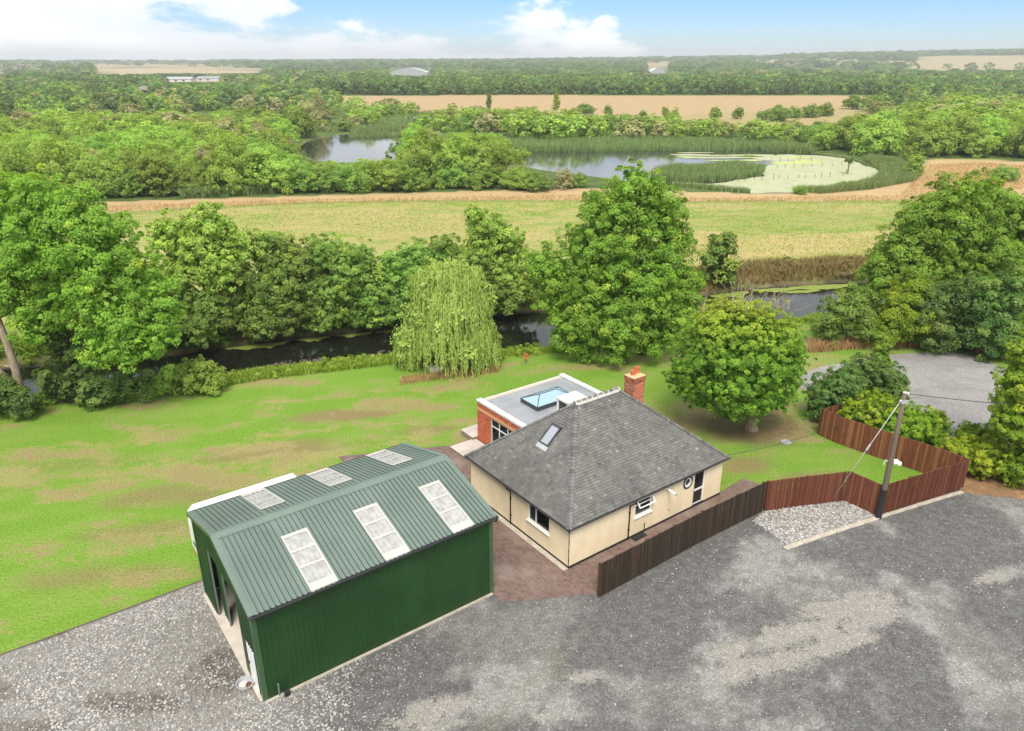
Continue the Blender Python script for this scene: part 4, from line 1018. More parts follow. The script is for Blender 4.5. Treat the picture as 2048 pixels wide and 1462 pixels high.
MB().tube([(SL + .08, -OE - .06, SE - .12), (SL + .10, -.2, SE - .32), (SL + .10, -.06, SE - .38), (SL + .10, -.06, SE - .40)], .035, 8).build('gutter_outlet', M['black_plastic'], sz)
MB().tube([(.55, -.10, .62), (.55, -.08, .02)], .04, 10).build('waste_pipe', M['green_trim'], sz)
# floor, base strip, frame, doors
MB().box(-.14, SL - .03, .05, SW - .05, .013, .055).build('floor_slab', M['slab'], sz)
MB().box(0, SL - .05, -.13, -.028, .0, .06).build('base_strip', M['kerb'], sz)
m = MB()
for u in (.12, SL / 2, SL - .2): m.box(u, u + .15, .05, .2, .055, SE - .05); m.box(u, u + .15, SW - .2, SW - .05, .055, SE - .05)
m.build('steel_frame', M['green_trim_dark'], sz)
m = MB(); m.box(.02, .09, DV1 - .06, DV1, .055, DZ); m.box(.02, .09, DV0, DV0 + .06, .055, DZ); m.box(.02, .09, DV0 + .06, DV1 - .06, DZ - .05, DZ); m.build('door_frame', M['green_trim'], sz)
m = ribs(4.72, DV1 - .07, zc(.06), zc(DZ - .06), lambda s, d, z: (.26 + d, s, z)); m.build('door_leaf', M['green_wall'], sz)
m = MB(); m.box(.20, .27, 4.68, 4.72, .06, DZ - .06); m.build('door_edge', M['green_trim'], sz)
m = MB(); m.box(.0, .05, 1.30, DV0, .06, 1.95); m.build('door_panel', M['green_wall'], sz)
m = MB(); m.box(-.02, .03, .46, 1.29, .06, 1.94); dd = m.build('side_door', M['white_upvc'], sz)
MB().box(-.06, -.02, 1.16, 1.20, .95, 1.08).build('handle', M['black_plastic'], dd)
# things in and by the shed
ld = thing('ladder', 'aluminium ladder leaning inside the open shed doorway', 'ladder', frame_pt(SH, 1.25, 4.5, .055), SH['a'])
for k in (0, .42): MB().tube([(0, k, 0), (.85, k, 3.2)], .028, 6).build('rail', M['steel'], ld)
for k in range(1, 11): MB().tube([(.85 * k / 11, 0, 3.2 * k / 11), (.85 * k / 11, .42, 3.2 * k / 11)], .018, 6).build('rung', M['steel'], ld)
rk = thing('storage_rack', 'grey steel storage rack standing inside the shed doorway', 'rack', frame_pt(SH, 1.6, 3.2, .055), SH['a'])
for x in (0, .5):
    for y in (0, 1.6): MB().box(x, x + .05, y, y + .05, 0, 2.2).build('post', M['steel'], rk)
for z in (.3, .9, 1.5, 2.1): MB().box(0, .55, .055, 1.595, z, z + .04).build('shelf', M['grey_plastic'], rk)
tb = thing('round_tub', 'shallow grey round tub on the gravel beside the white side door', 'tub', frame_pt(SH, -.32, 1.18, .006), SH['a'])
MB().lathe([(.19, 0), (.30, .03), (.33, .16), (.345, .16), (.345, .18), (.31, .18), (.27, .06), (.05, .05)], 24).build('bowl', M['grey_plastic'], tb, smooth=False)
MB().lathe([(.16, 0), (.17, .05), (.05, .07)], 18, (-.06, .03, .055)).build('white_lid', M['coping'], tb)
MB().lathe([(.12, 0), (.12, .06), (.04, .06)], 16, (.10, -.10, .055)).build('dark_pot', M['rail'], tb)
bx = thing('drain_box', 'small black plastic drain box against the shed wall', 'box', frame_pt(SH, .80, -.20, .006), SH['a'])
MB().box(-.10, .10, -.08, .08, 0, .16).build('body', M['black_plastic'], bx, bevel=.02); MB().box(-.115, .115, -.095, .095, .16, .185).build('lid', M['gutter'], bx)

# white caravan parked behind the shed
cv = thing('caravan', 'white touring caravan parked along the far side of the green shed', 'caravan', frame_pt(SH, .25, 7.86), SH['a'])
CL, CW_, CH = 5.6, 2.3, 3.1
prof = [(0.10, .45), (0.0, 1.0), (.0, 2.2), (.06, 2.85), (.3, CH), (CL - .5, CH), (CL - .12, 2.6), (CL, 1.5), (CL - .1, .45)]
m = MB(); n = len(prof)
m.add([(x, 0, z) for x, z in prof] + [(x, CW_, z) for x, z in prof], [tuple(range(n)), tuple(reversed(range(n, 2 * n)))] + [(i, n + i, n + (i + 1) % n, (i + 1) % n) for i in range(n)])
m.build('body', M['white_gel'], cv, bevel=.05)
MB().box(.15, CL - .15, .1, CW_ - .1, .30, .45).build('chassis', M['black_paint'], cv)
for y in (.05, CW_ - .25):
    wh = MB().tube([(2.6, y, .33), (2.6, y + .2, .33)], .33, 20).build('wheel', M['black_plastic'], cv); MB().tube([(2.6, y - .01, .33), (2.6, y + .21, .33)], .18, 16).build('rim', M['steel'], wh)
m = MB(); m.hexa([(-.012, .4, 1.3), (.03, .4, 1.3), (.03, CW_ - .4, 1.3), (-.012, CW_ - .4, 1.3), (.025, .4, 1.9), (.07, .4, 1.9), (.07, CW_ - .4, 1.9), (.025, CW_ - .4, 1.9)]); m.build('end_window', M['anthracite'], cv)
for y in (.12, CW_ - .30): MB().box(.02, .08, y, y + .18, .62, .95).build('tail_light', M['rust'], cv)
for x in (1.0, 3.4): MB().box(x, x + 1.1, CW_ - .01, CW_ + .015, 1.3, 1.95).build('side_window', M['anthracite'], cv)
MB().box(1.8, 2.3, .8, 1.3, CH - .01, CH + .07).build('roof_vent', M['white_upvc'], cv)
m = MB(); m.tube([(CL - .1, .5, .4), (CL + 1.0, CW_ / 2, .42)], .04, 6); m.tube([(CL - .1, CW_ - .5, .4), (CL + 1.0, CW_ / 2, .42)], .04, 6); m.build('tow_bar', M['black_paint'], cv)

# timber edging between lawn and gravel
ed = PL([(-300, 1418), (0, 1311), (200, 1238), (400, 1163), (424, 1152)])
m = MB()
for a, b in zip(ed[:-1], ed[1:]):
    d = (b - a) / np.linalg.norm(b - a); nrm = np.array([-d[1], d[0]]) * .022
    m.hexa([(*(a + nrm), 0), (*(a - nrm), 0), (*(b - nrm), 0), (*(b + nrm), 0), (*(a + nrm), .05), (*(a - nrm), .05), (*(b - nrm), .05), (*(b + nrm), .05)])
tag(m.build('lawn_edging', M['post_wood']), 'thin timber edging between the lawn and the pale gravel', 'edging')

# ------------------------------------------------------------------ fences
def fence(name, label, pts, h, mat, bw=.105, flip=1, seed=0, zfoot=.03, posts=True, sag=.02):
    pts = [np.asarray(p, float)[:2] for p in pts]; r = random.Random(seed)
    o = thing(name, label, 'fence', (*pts[0], 0)); org = pts[0]
    bd = MB(); bd.hexa([(-bw * .5, -.030, 0), (bw * .44, -.003, 0), (bw * .44, .008, 0), (-bw * .5, .008, 0), (-bw * .5, -.030, h), (bw * .44, -.003, h), (bw * .44, .008, h), (-bw * .5, .008, h)])
    me = bd.mesh('board', mat)
    for a, b in zip(pts[:-1], pts[1:]):
        ln = np.linalg.norm(b - a); d = (b - a) / ln; ang = math.atan2(d[1], d[0]); nb = max(1, round(ln / bw)); nv = np.array([-d[1], d[0]]) * flip
        for k in range(nb):
            p = a + d * (k + .5) * ln / nb - org
            s = link('board', me, o); s.location = (p[0], p[1], zfoot + r.uniform(-.005, .005)); s.rotation_euler = (r.gauss(0, .004), r.gauss(0, .004), ang + (0 if flip > 0 else math.pi) + r.gauss(0, .05))
            s.scale = (ln / nb / bw * 1.0, r.uniform(.9, 1.5), 1 + r.uniform(-.004, .004))
        for zz in (.32, h * .55, h - .22):
            m = MB(); e0 = a - org + d * .02; e1 = b - org - d * .02; n0, n1 = nv * .014, nv * .055
            m.hexa([(*(e0 + n0), zz), (*(e1 + n0), zz), (*(e1 + n1), zz), (*(e0 + n1), zz), (*(e0 + n0), zz + .08), (*(e1 + n0), zz + .08), (*(e1 + n1), zz + .06), (*(e0 + n1), zz + .06)]); m.build('rail', M['rail'], o)
        npst = max(1, round(ln / 2.4))
        for k in range(npst + 1):
            if k == npst and b is not pts[-1]: continue
            p = a + d * min(max(k * ln / npst, .06), ln - .06) - org + nv * .11; m = MB(); m.box(-.05, .05, -.05, .05, 0, h - .02)
            q = m.build('post', M['rail'], o); q.location = (p[0], p[1], 0); q.rotation_euler = (0, 0, ang)
    return o
FH = 1.80
corner_mid = P(1525, 1021); fA = P(1688, 1001); fB = P(1753, 1031); fC = P(1920, 979)
fence('fence', 'dark stained close board fence between the bungalow path and the yard', [P(x, y) for x, y in fence_dark], FH, M['board_dark'], flip=1, seed=1)
fence('fence', 'red brown close board fence zigzagging behind the pebble bed and pole', [P(1528, 1022), fA, fB, fC], FH, M['board_red'], flip=1, seed=2)
back = [P(1924, 976), P(1880, 958), P(1837, 943), P(1780, 924), P(1720, 903), P(1670, 885), P(1640, 871)]
fence('fence', 'weathered reddish fence curving along the lawn below the hedge mounds', back, FH, M['board_back'], flip=-1, seed=3)
stub = P(1684, 808, FH)
fence('fence', 'short return of red brown fence beside the dark laurel', [P(1638, 870), stub], FH, M['board_back'], flip=1, seed=4)
# kerb beside the yard
kb = PL([(1569, 1099), (1640, 1074), (1752, 1038), (1860, 1004), (1924, 985)])
for i, (a, b) in enumerate(zip(kb[:-1], kb[1:])):
    ln = np.linalg.norm(b - a); n = max(1, round(ln / .95)); d = (b - a) / ln; ang = math.atan2(d[1], d[0])
    if i == 0: kroot = thing('kerb', 'pale concrete kerb stones along the edge of the yard', 'kerb', (*kb[0], 0)); kme = MB().box(-.46, .46, -.11, .11, 0, .085).mesh('kerb_stone', M['kerb'], bevel=.02)
    for k in range(n):
        p = a + d * (k + .5) * ln / n - kb[0]; s = link('kerb_stone', kme, kroot); s.location = (*p, .004); s.rotation_euler = (0, 0, ang + random.Random(k + i).gauss(0, .02)); s.scale = (ln / n / .95, 1.15 if i < 2 else .9, 1)

# ------------------------------------------------------------------ pole and cables
pb = P(1756, 1036); PH = 7.15
pl = thing('utility_pole', 'tall wooden utility pole standing at the fence angle', 'pole', pb)
MB().tube([(0, 0, 0), (.01, 0, 2.0), (.0, 0, 4.5), (-.02, 0, PH)], [.155, .145, .125, .10], 14).build('shaft', M['pole'], pl, smooth=True)
MB().tube([(0, 0, 0), (0, 0, 1.75)], [.162, .152], 14).build('tarred_foot', M['black_paint'], pl)
MB().lathe([(.11, 0), (.115, .05), (.06, .09)], 14, (-.02, 0, PH - .03)).build('cap', M['steel'], pl)
lb = MB(); lb.box(.13, .40, -.12, .10, 3.25, 3.44); lb.box(.36, .55, -.10, .06, 3.16, 3.34); lb.build('white_lamp', M['white_upvc'], pl, bevel=.03)
MB().tube([(-.13, 0, 3.38), (-.30, -.05, 3.48), (-.34, -.05, 3.2)], .02, 6).build('bracket', M['white_upvc'], pl)
MB().box(-.16, .16, -.14, -.10, PH - .55, PH - .35).build('clamp', M['steel'], pl)
for dx, dz in ((-.16, -.5), (.13, -.08)): MB().lathe([(.03, 0), (.05, .03), (.03, .06), (.05, .09), (.02, .12)], 10, (dx, -.02, PH + dz)).build('insulator', M['white_upvc'], pl)
def cable(name, label, a, b, sag, r, mat, n=14):
    a, b = Vector(a), Vector(b); m = MB()
    m.tube([a.lerp(b, k / n) - Vector((0, 0, sag * 4 * (k / n) * (1 - k / n))) for k in range(n + 1)], r, 6)
    return tag(m.build(name, mat, smooth=True), label, 'cable')
ptop = Vector((*pb[:2], PH))
cable('service_cable', 'dark cable running from the pole to the bungalow eave', ptop + Vector((-.2, 0, -.45)), frame_pt(HS, L + .1, -.1, EZ + .1), .35, .013, M['wire_dark'])
cable('overhead_cable', 'thick dark overhead cable leading from the pole to the cypress', ptop + Vector((.1, 0, -.05)), PY(2350, 812, 44), .4, .02, M['wire_dark'])
g0 = P(1661, 1003)
st = cable('stay_wire', 'pale steel stay wire slanting from the pole to the pebbles', ptop + Vector((-.1, 0, -.35)), (*g0[:2], .02), 0, .020, M['wire_pale'], 2)
v0 = (ptop + Vector((-.1, 0, -.35))).lerp(Vector((*g0[:2], .02)), .42); v1 = (ptop + Vector((-.1, 0, -.35))).lerp(Vector((*g0[:2], .02)), .47)
MB().tube([v0, v1], .05, 8).build('insulator', M['wire_pale'], st)
mh = P(1572, 884)
tag(MB().lathe([(.32, 0), (.32, .025), (.27, .03), (.0, .03)], 28, (mh[0], mh[1], .002)).build('manhole_cover', M['flat_roof']), 'round pale grey manhole cover set in the lawn', 'manhole cover')

# things on the river bank
lf = thing('life_ring_post', 'orange life ring hanging on a short post by the river bank', 'life ring', P(1052, 727))
MB().box(-.04, .04, -.04, .04, 0, .95).build('post', M['post_wood'], lf)
rg_ = MB(); rg_.tube([(.19 * math.cos(a), -.07, .62 + .19 * math.sin(a)) for a in np.linspace(0, 2 * math.pi, 25)], .05, 8, cap=False); rg_.build('ring', M['rust'], lf, smooth=True)
for i, (px, py, s, lbl) in enumerate(((872, 741, .55, 'flat grey stone slab lying in the bank grass'), (893, 739, .42, 'pale pinkish stone block lying beside the grey slab'))):
    q = P(px, py); bm = bmesh.new(); bmesh.ops.create_icosphere(bm, subdivisions=2, radius=1)
    rs = random.Random(i)
    for v in bm.verts: v.co = Vector((max(-.8, min(.8, v.co.x * 1.2)) * s * 1.5, max(-.7, min(.7, v.co.y)) * s, max(-.3, min(.35, v.co.z)) * s)) * rs.uniform(.94, 1.06)
    me = bpy.data.meshes.new('bank_stone'); bm.to_mesh(me); bm.free(); me.materials.append(M['coping' if i == 0 else 'stone_warm']); o = link('bank_stone', me); o.location = (q[0], q[1], .12); tag(o, lbl, 'stone')

# ------------------------------------------------------------------ trees
def unit(v): return v / np.maximum(np.linalg.norm(v, axis=1, keepdims=True), 1e-9)
def leaves(pos, nrm, size, rng, tint, asp=.62, droop=0.0):
    """one diamond leaf spray on each position"""
    n = len(pos); t = unit(np.cross(nrm, rng.normal(size=(n, 3)))); b = np.cross(nrm, t)
    if droop: t = unit(t * (1 - droop) + np.array([0, 0, -1]) * droop); b = unit(np.cross(nrm, t))
    s = (size * rng.uniform(.6, 1.4, n))[:, None]
    bend = nrm * s * rng.uniform(-.12, .25, n)[:, None]
    V = np.stack([pos - t * s * .5, pos + b * s * asp * .5 + bend, pos + t * s * .5, pos - b * s * asp * .5 + bend], 1).reshape(-1, 3)
    return V, np.arange(4 * n).reshape(n, 4), np.repeat(tint, 4, 0)
def crown(lobes, leaf, rng, cr=None, cover=1.5, yellow=.15, yellow_top=0.0, inner=.26, zmin=.15, up=.45, flat=.8, light=(.25, .85), asp=.52, hang=0.0):
    """leaf sprays gathered in clumps over the surface of the lobes; lobes are (x, y, z, r) or (x, y, z, rx, ry, rz)"""
    Lb = np.array([(l if len(l) == 6 else (*l[:3], l[3], l[3], l[3])) for l in lobes], float)
    Vs, Fs, Ts, nb = [], [], [], 0
    zlo, zhi = (Lb[:, 2] - Lb[:, 5]).min(), (Lb[:, 2] + Lb[:, 5]).max()
    for i, l in enumerate(Lb):
        R = l[3:6].mean(); c_r = cr if cr else max(.28 * R, .45)
        nc = max(6, int(3.3 * R * R / (c_r * c_r)))
        d = unit(rng.normal(size=(nc, 3))); shoot = rng.rand(nc, 1) < .10; pos = l[:3] + d * l[3:6] * np.where(shoot, rng.uniform(1.04, 1.22, (nc, 1)), rng.uniform(.66, 1.04, (nc, 1)))
        ok = pos[:, 2] > zmin
        for j, o in enumerate(Lb):
            if j != i: ok &= (((pos - o[:3]) / (o[3:6] * .78)) ** 2).sum(1) > 1
        pos, d, shoot = pos[ok], d[ok], shoot[ok]; nc = len(pos)
        if nc == 0: continue
        rad = c_r * rng.uniform(.5, 1.5, nc) * np.where(shoot[:, 0], .55, 1.0)
        per = max(5, int(cover * 2.6 * c_r * c_r / (leaf * leaf * asp * .5)))
        k = np.repeat(np.arange(nc), per); e = unit(rng.normal(size=(len(k), 3)))
        e = unit(e + d[k] * .55 + np.array([0, 0, .25])); rr_ = rng.uniform(.35, 1.0, (len(k), 1)) ** .6
        p = pos[k] + e * rad[k][:, None] * rr_ * np.array([1, 1, flat])
        if hang: p[:, 2] -= hang * rad[k] * rng.rand(len(k)) ** 2 * 2
        nrm = unit(e * .55 + d[k] * .6 + np.array([0, 0, up * 1.25]) + rng.normal(size=(len(k), 3)) * .42)
        ct = rng.uniform(*light, nc)[k]; a = np.clip(ct + rng.normal(0, .13, len(k)), 0, 1)
        yl = np.clip((rng.rand(nc) < yellow)[k] * rng.uniform(.2, .8, len(k)) + yellow_top * sstep((p[:, 2] - zlo) / (zhi - zlo), .55, 1.0), 0, 1)
        m = p[:, 2] > zmin * .5; p, nrm, a, yl = p[m], nrm[m], a[m], yl[m]
        V, Fq, T = leaves(p, nrm, leaf, rng, np.stack([a, yl, a * 0], 1), asp)
        Vs.append(V); Fs.append(Fq + nb); Ts.append(T); nb += len(V)
        ni = int(len(p) * inner)
        if ni:
            p = l[:3] + unit(rng.normal(size=(ni, 3))) * l[3:6] * (rng.rand(ni, 1) ** .5) * .75; p = p[p[:, 2] > zmin]; ni = len(p)
            V, Fq, T = leaves(p, unit(rng.normal(size=(ni, 3)) + np.array([0, 0, .6])), leaf * 1.9, rng, np.stack([rng.uniform(*light, ni), np.zeros(ni), np.zeros(ni)], 1), .8)
            Vs.append(V); Fs.append(Fq + nb); Ts.append(T); nb += len(V)
    return np.vstack(Vs), np.vstack(Fs), np.vstack(Ts)
def limb_mesh(name, mat, base_r, lobes, rng, trunk_top=None, lean=(0, 0), twigs=2):
    m = MB(); Lb = np.array([l[:3] for l in lobes], float); R = np.array([l[3] for l in lobes], float)
    top = Lb[:, 2].max(); tt = trunk_top if trunk_top is not None else top * .55
    cx, cy = np.average(Lb[:, 0], weights=R) * .6, np.average(Lb[:, 1], weights=R) * .6
    pts = [(0, 0, -.15), (0, 0, .1), (lean[0] * .3 + cx * .15, lean[1] * .3 + cy * .15, tt * .35), (lean[0] * .7 + cx * .45, lean[1] * .7 + cy * .45, tt * .7), (lean[0] + cx * .7, lean[1] + cy * .7, tt)]
    m.tube(pts, [base_r * 1.5, base_r * 1.15, base_r * .95, base_r * .8, base_r * .55], 10)
    fork = Vector(pts[-1]); mid = Vector(pts[3])
    for (x, y, z), r in zip(Lb, R):
        s = mid if z < tt * 1.1 else fork; e = Vector((x, y, z)); c = s.lerp(e, .5) + Vector((rng.normal() * .25, rng.normal() * .25, .12 * (e - s).length))
        rr0 = base_r * .42 * min(1.3, .5 + r / (R.max() + .01)); m.tube([s, c, e], [rr0, rr0 * .7, rr0 * .35], 7)
        for t in range(twigs):
            d = unit(rng.normal(size=(1, 3)))[0]; d[2] = abs(d[2]) * .7; q = e + Vector(d * r * .85); m.tube([c.lerp(e, .6), e.lerp(q, .5) + Vector((0, 0, .1 * r)), q], [rr0 * .35, rr0 * .22, rr0 * .08], 5)
    return m.mesh(name, mat, smooth=True)
def tree(name, label, cat, base, lobes_px, mat, leaf, seed, bark='bark', trunk=.3, trunk_top=None, lean=(0, 0), group=None, z0=0.0, **kw):
    """lobes_px: (px, py, r_px, depth offset in metres [, squash]) seen at the tree's own distance"""
    rng = np.random.RandomState(seed); b = np.array(base, float)
    lobes = []
    for l in lobes_px:
        Y = b[1] + l[3]; q = PY(l[0], l[1], Y); r = l[2] * mpp(Y, q[2]); sq = l[4] if len(l) > 4 else 1.0
        lobes.append((q[0] - b[0], q[1] - b[1], q[2] - z0, r, r, r * sq))
    o = thing(name, label, cat, (b[0], b[1], z0), 0, group)
    V, Fq, T = crown(lobes, leaf, rng, **kw)
    link('crown', np_mesh('crown', V, Fq, M[mat], T), o)
    link('trunk', limb_mesh('trunk', M[bark], trunk, lobes, rng, trunk_top, lean), o)
    return o
# big ash on the left, its ivied trunk, and the pale leaning trunk at the frame's edge
tree('ash_tree', 'tall spreading ash with ivied trunk leaning over the river beside the lawn', 'tree', P(150, 800), [
    (70, 415, 68, .5), (140, 425, 66, 0), (5, 430, 75, 1), (200, 470, 66, 0), (75, 500, 78, -.5), (160, 520, 76, -1), (245, 540, 70, 0), (300, 600, 58, -.5), (20, 560, 75, 0), (220, 610, 76, -1.5), (130, 600, 60, -.5),
    (290, 665, 52, -2), (215, 685, 52, -2.5), (-60, 520, 90, 1), (70, 640, 50, -1.5), (40, 480, 60, 1), (330, 630, 35, -1.2), (255, 705, 32, -3)],
    'ash', .20, 1, trunk=.42, cover=1.5, yellow=.10, cr=.48, flat=.8)
tree('ivy_tree', 'dark ivy clad trunk column under the tall ash', 'tree', P(122, 803), [(120, 620, 34, .2, 1.4), (130, 690, 40, .2, 1.3), (150, 745, 46, 0, 1.1), (110, 760, 40, -.3, 1.0), (185, 770, 34, 0)], 'dark_leaf', .26, 2, trunk=.25, cover=1.5, cr=.6, yellow=.05)
lt = tree('leaning_tree', 'bare pale trunk leaning left out of dark undergrowth at the lawn edge', 'tree', P(42, 812), [(-90, 560, 80, 0), (-150, 620, 70, .5), (-60, 470, 60, .5), (8, 590, 26, -.3)], 'ash', .36, 3, bark='bark_pale', trunk=.28, trunk_top=5.6, lean=(-1.3, 0), cover=1.1)
b0 = P(42, 812); m = MB(); pts = [PY(x, y, b0[1] - .4) for x, y in ((44, 806), (38, 770), (30, 735), (18, 700), (6, 665), (-8, 630), (-40, 560))]
m.tube([p - np.array([b0[0], b0[1], 0]) for p in pts], [.30, .26, .25, .24, .22, .2, .14], 12)
q = pts[2] - np.array([b0[0], b0[1], 0]); m.tube([q, q + np.array([-.35, -.1, .12]), q + np.array([-.55, -.15, .2])], [.12, .1, .07], 8)
m.build('pale_limb', M['bark_pale'], lt, smooth=True)
for i, (bp, lob, mt, lbl) in enumerate((
    ((20, 832), [(10, 790, 40, 0), (45, 805, 30, -.4), (-40, 790, 45, 0)], 'dark_leaf', 'dark leafy undergrowth at the foot of the pale leaning trunk'),
    ((210, 812), [(215, 780, 36, 0), (250, 765, 32, .8), (180, 790, 30, -.3), (285, 770, 26, .9)], 'dark_leaf', 'shaded bramble thicket at the water edge under the tall ash'),
    ((385, 785), [(385, 752, 34, 0), (415, 758, 30, .2), (355, 762, 26, 0), (400, 738, 24, .4), (430, 768, 18, -.2)], 'bush', 'fresh green sallow bush on the lawn side of the river'),
    ((332, 790), [(334, 758, 16, 0), (326, 770, 14, 0), (340, 745, 11, .2)], 'bush', 'slender sapling beside the fresh green river bush'))):
    tree('shrub', lbl, 'shrub', P(*bp), lob, mt, .18, 40 + i, trunk=.06, cover=1.4, cr=.42, light=(.45, 1.0) if mt == 'bush' else (.2, .8))
# sallows and willows on the far bank
FB = [((395, 700), [(345, 475, 46, 1.5), (425, 455, 46, 1.5), (470, 490, 36, 1.5), (390, 510, 55, 1), (345, 560, 50, 0), (440, 540, 45, 0)], .42, 'loose tall grey green willow rising behind the far bank sallows'),
      ((385, 705), [(375, 630, 52, 0), (420, 615, 50, .5), (345, 655, 42, -.5), (405, 668, 36, -1.2)], .30, 'dark sallow on the far bank next to the hanging ash boughs'),
      ((500, 692), [(485, 570, 50, .6), (520, 590, 50, 0), (470, 630, 46, -.4), (520, 650, 36, -1)], .30, 'rounded sallow on the far bank below the loose tall willow'),
      ((585, 684), [(560, 520, 46, 1.2), (600, 535, 50, .8), (585, 590, 52, 0), (565, 640, 42, -.8)], .30, 'broad sallow with high grey crown on the far bank'),
      ((660, 678), [(650, 510, 44, 1.2), (690, 540, 48, .8), (660, 590, 50, 0), (650, 640, 38, -.8)], .30, 'tall domed sallow in the middle of the far bank row'),
      ((735, 668), [(720, 530, 44, 1.2), (745, 580, 46, .2), (715, 615, 42, -.4), (750, 635, 30, -1)], .30, 'dense dark sallow left of the weeping willow across the river'),
      ((800, 662), [(790, 540, 42, 1.0), (815, 580, 42, .2), (785, 610, 40, -.4)], .30, 'bright leaved sallow half hidden behind the weeping willow'),
      ((905, 652), [(890, 500, 36, 2), (930, 540, 46, 1), (900, 590, 44, 0), (960, 590, 42, 0), (930, 620, 32, -.8)], .30, 'shady sallow behind the weeping willow, right of its crown'),
      ((848, 656), [(835, 520, 40, 1.6), (870, 545, 42, 1.2), (850, 590, 42, 0)], .30, 'grey green sallow filling the gap behind the weeping willow'),
      ((545, 690), [(530, 500, 42, 2), (560, 560, 46, .6), (540, 620, 42, -.4)], .30, 'shaggy mid green sallow between two dark rounded ones across the river'),
      ((985, 640), [(952, 432, 22, 2), (975, 462, 36, 2), (1010, 490, 42, 2), (960, 505, 42, 1.5), (1020, 540, 46, 1), (980, 560, 46, 1)], .36, 'tall feathery willow with a dark leading shoot across the river'),
      ((1020, 640), [(1005, 590, 36, 0), (1045, 585, 34, 0), (1025, 612, 26, -.8)], .30, 'low sallow overhanging the water beside the broad ash')]
for i, (bp, lob, lf_, lbl) in enumerate(FB):
    tree('sallow', lbl, 'tree', P(*bp) + np.array([0, 3.2, 0]), lob, 'bush' if i in (0, 10) else 'sallow', lf_ * .68, 60 + i, trunk=.16, cover=1.6, cr=.42, yellow=.08, light=(.2, .9), group='sallows along the far bank')
# the broad ash in the middle
tree('ash_tree', 'broad bushy ash on the lawn bank rising behind the chimney', 'tree', P(1283, 706), [
    (1262, 395, 58, 0), (1215, 425, 56, .5), (1318, 425, 54, .5), (1255, 470, 70, 0), (1345, 480, 44, .8), (1180, 490, 60, .8), (1320, 530, 66, 0), (1215, 545, 74, -.5), (1120, 560, 62, 1.2), (1090, 530, 40, 1.8), (1370, 560, 36, .5),
    (1290, 600, 70, -2), (1190, 625, 66, -1.5), (1340, 630, 52, -1.5), (1145, 660, 46, -1.5), (1230, 668, 56, -2.5), (1310, 665, 46, -2.2), (1120, 600, 42, .5), (1170, 700, 26, -2), (1270, 355, 28, 0), (1300, 370, 26, .3), (1380, 600, 26, 0)],
    'ash', .19, 5, trunk=.40, cover=1.5, yellow=.06, cr=.46, flat=.8, light=(.2, .8))
tree('sallow', 'small upright dark sallow alone on the far meadow bank', 'tree', P(1432, 588) + np.array([0, 4.5, 0]), [(1440, 487, 26, 0), (1428, 515, 32, 0), (1448, 530, 28, 0), (1432, 555, 30, 0)], 'sallow', .34, 6, trunk=.14, cover=1.3, cr=.7, light=(.1, .6))
# clipped round evergreen on the lawn
tree('round_evergreen', 'round dense evergreen with short stout trunk on the lawn', 'tree', P(1503, 858), [
    (1473, 712, 122, 0, .95), (1520, 690, 78, .3), (1410, 735, 62, .2), (1545, 745, 60, -.2), (1470, 775, 78, -.6, .7), (1440, 660, 56, .4), (1400, 775, 44, -.2, .8), (1540, 790, 46, -.5, .7), (1480, 640, 44, .2), (1570, 700, 36, .3), (1365, 750, 30, .2)],
    'holly', .15, 7, bark='bark_pale', trunk=.36, trunk_top=2.0, cover=2.0, yellow=.0, yellow_top=.40, cr=.21, light=(.05, .85), up=.5)
tw = MB(); rng7 = np.random.RandomState(8); b7 = P(1503, 858)
for k in range(60):
    px, py = rng7.uniform(1400, 1590), rng7.uniform(585, 640); q = PY(px, max(py, 600 + abs(px - 1500) * .25), b7[1] + rng7.uniform(-1.5, 1.5)); dd_ = unit(rng7.normal(size=(1, 3)))[0]; dd_[2] = abs(dd_[2]) + .5
    tw.tube([q - b7, q - b7 + dd_ * .5 + rng7.normal(size=3) * .08, q - b7 + dd_ * 1.1], [.018, .013, .006], 5)
o7 = [o for o in col.objects if o.name == 'round_evergreen'][0]; tw.build('bare_twigs', M['bark_pale'], o7)
# right hand ash, river shrubs, hedge mounds, cypress
tree('ash_tree', 'wide open crowned ash beyond the river at the end of the drive', 'tree', P(1905, 648), [
    (1900, 405, 52, 0), (1960, 400, 50, .5), (1840, 440, 50, 0), (2010, 430, 60, 1), (1900, 470, 66, -.5), (1800, 500, 52, 0), (1970, 490, 64, 0), (1765, 545, 44, -.3), (1850, 545, 62, -1), (2060, 480, 70, 1), (1930, 560, 66, -1), (1745, 585, 34, 0), (2020, 560, 60, -.5)],
    'ash', .21, 9, trunk=.34, cover=1.5, yellow=.05, cr=.48, flat=.8, light=(.15, .75))
for i, (bp, lob, mt, lbl) in enumerate((
    ((1690, 690), [(1680, 620, 34, 0), (1712, 605, 32, .5), (1665, 655, 32, -.3), (1720, 645, 34, -.2)], 'sallow', 'grey green sallow at the water edge beyond the drive'),
    ((1785, 694), [(1790, 625, 42, 0), (1825, 590, 42, .8), (1770, 660, 36, -.6), (1830, 640, 44, 0)], 'cypress', 'bright bushy shrub between the grey sallow and dark elder'),
    ((1880, 698), [(1880, 610, 54, .5), (1930, 600, 50, .8), (1870, 655, 42, -.5), (1920, 655, 46, -.3)], 'dark_leaf', 'dark green elder thicket behind the dry grass strip'),
    ((1995, 712), [(1985, 610, 56, 0), (2040, 600, 60, .5), (1975, 665, 46, -.5), (2030, 670, 50, -.5), (2090, 640, 60, 0)], 'dark_leaf', 'large bramble covered thicket at the bend of the drive'))):
    tree('shrub', lbl, 'shrub', P(*bp), lob, mt, .20, 80 + i, trunk=.1, cover=1.7, cr=.55, yellow=.06, light=(.25, .85))
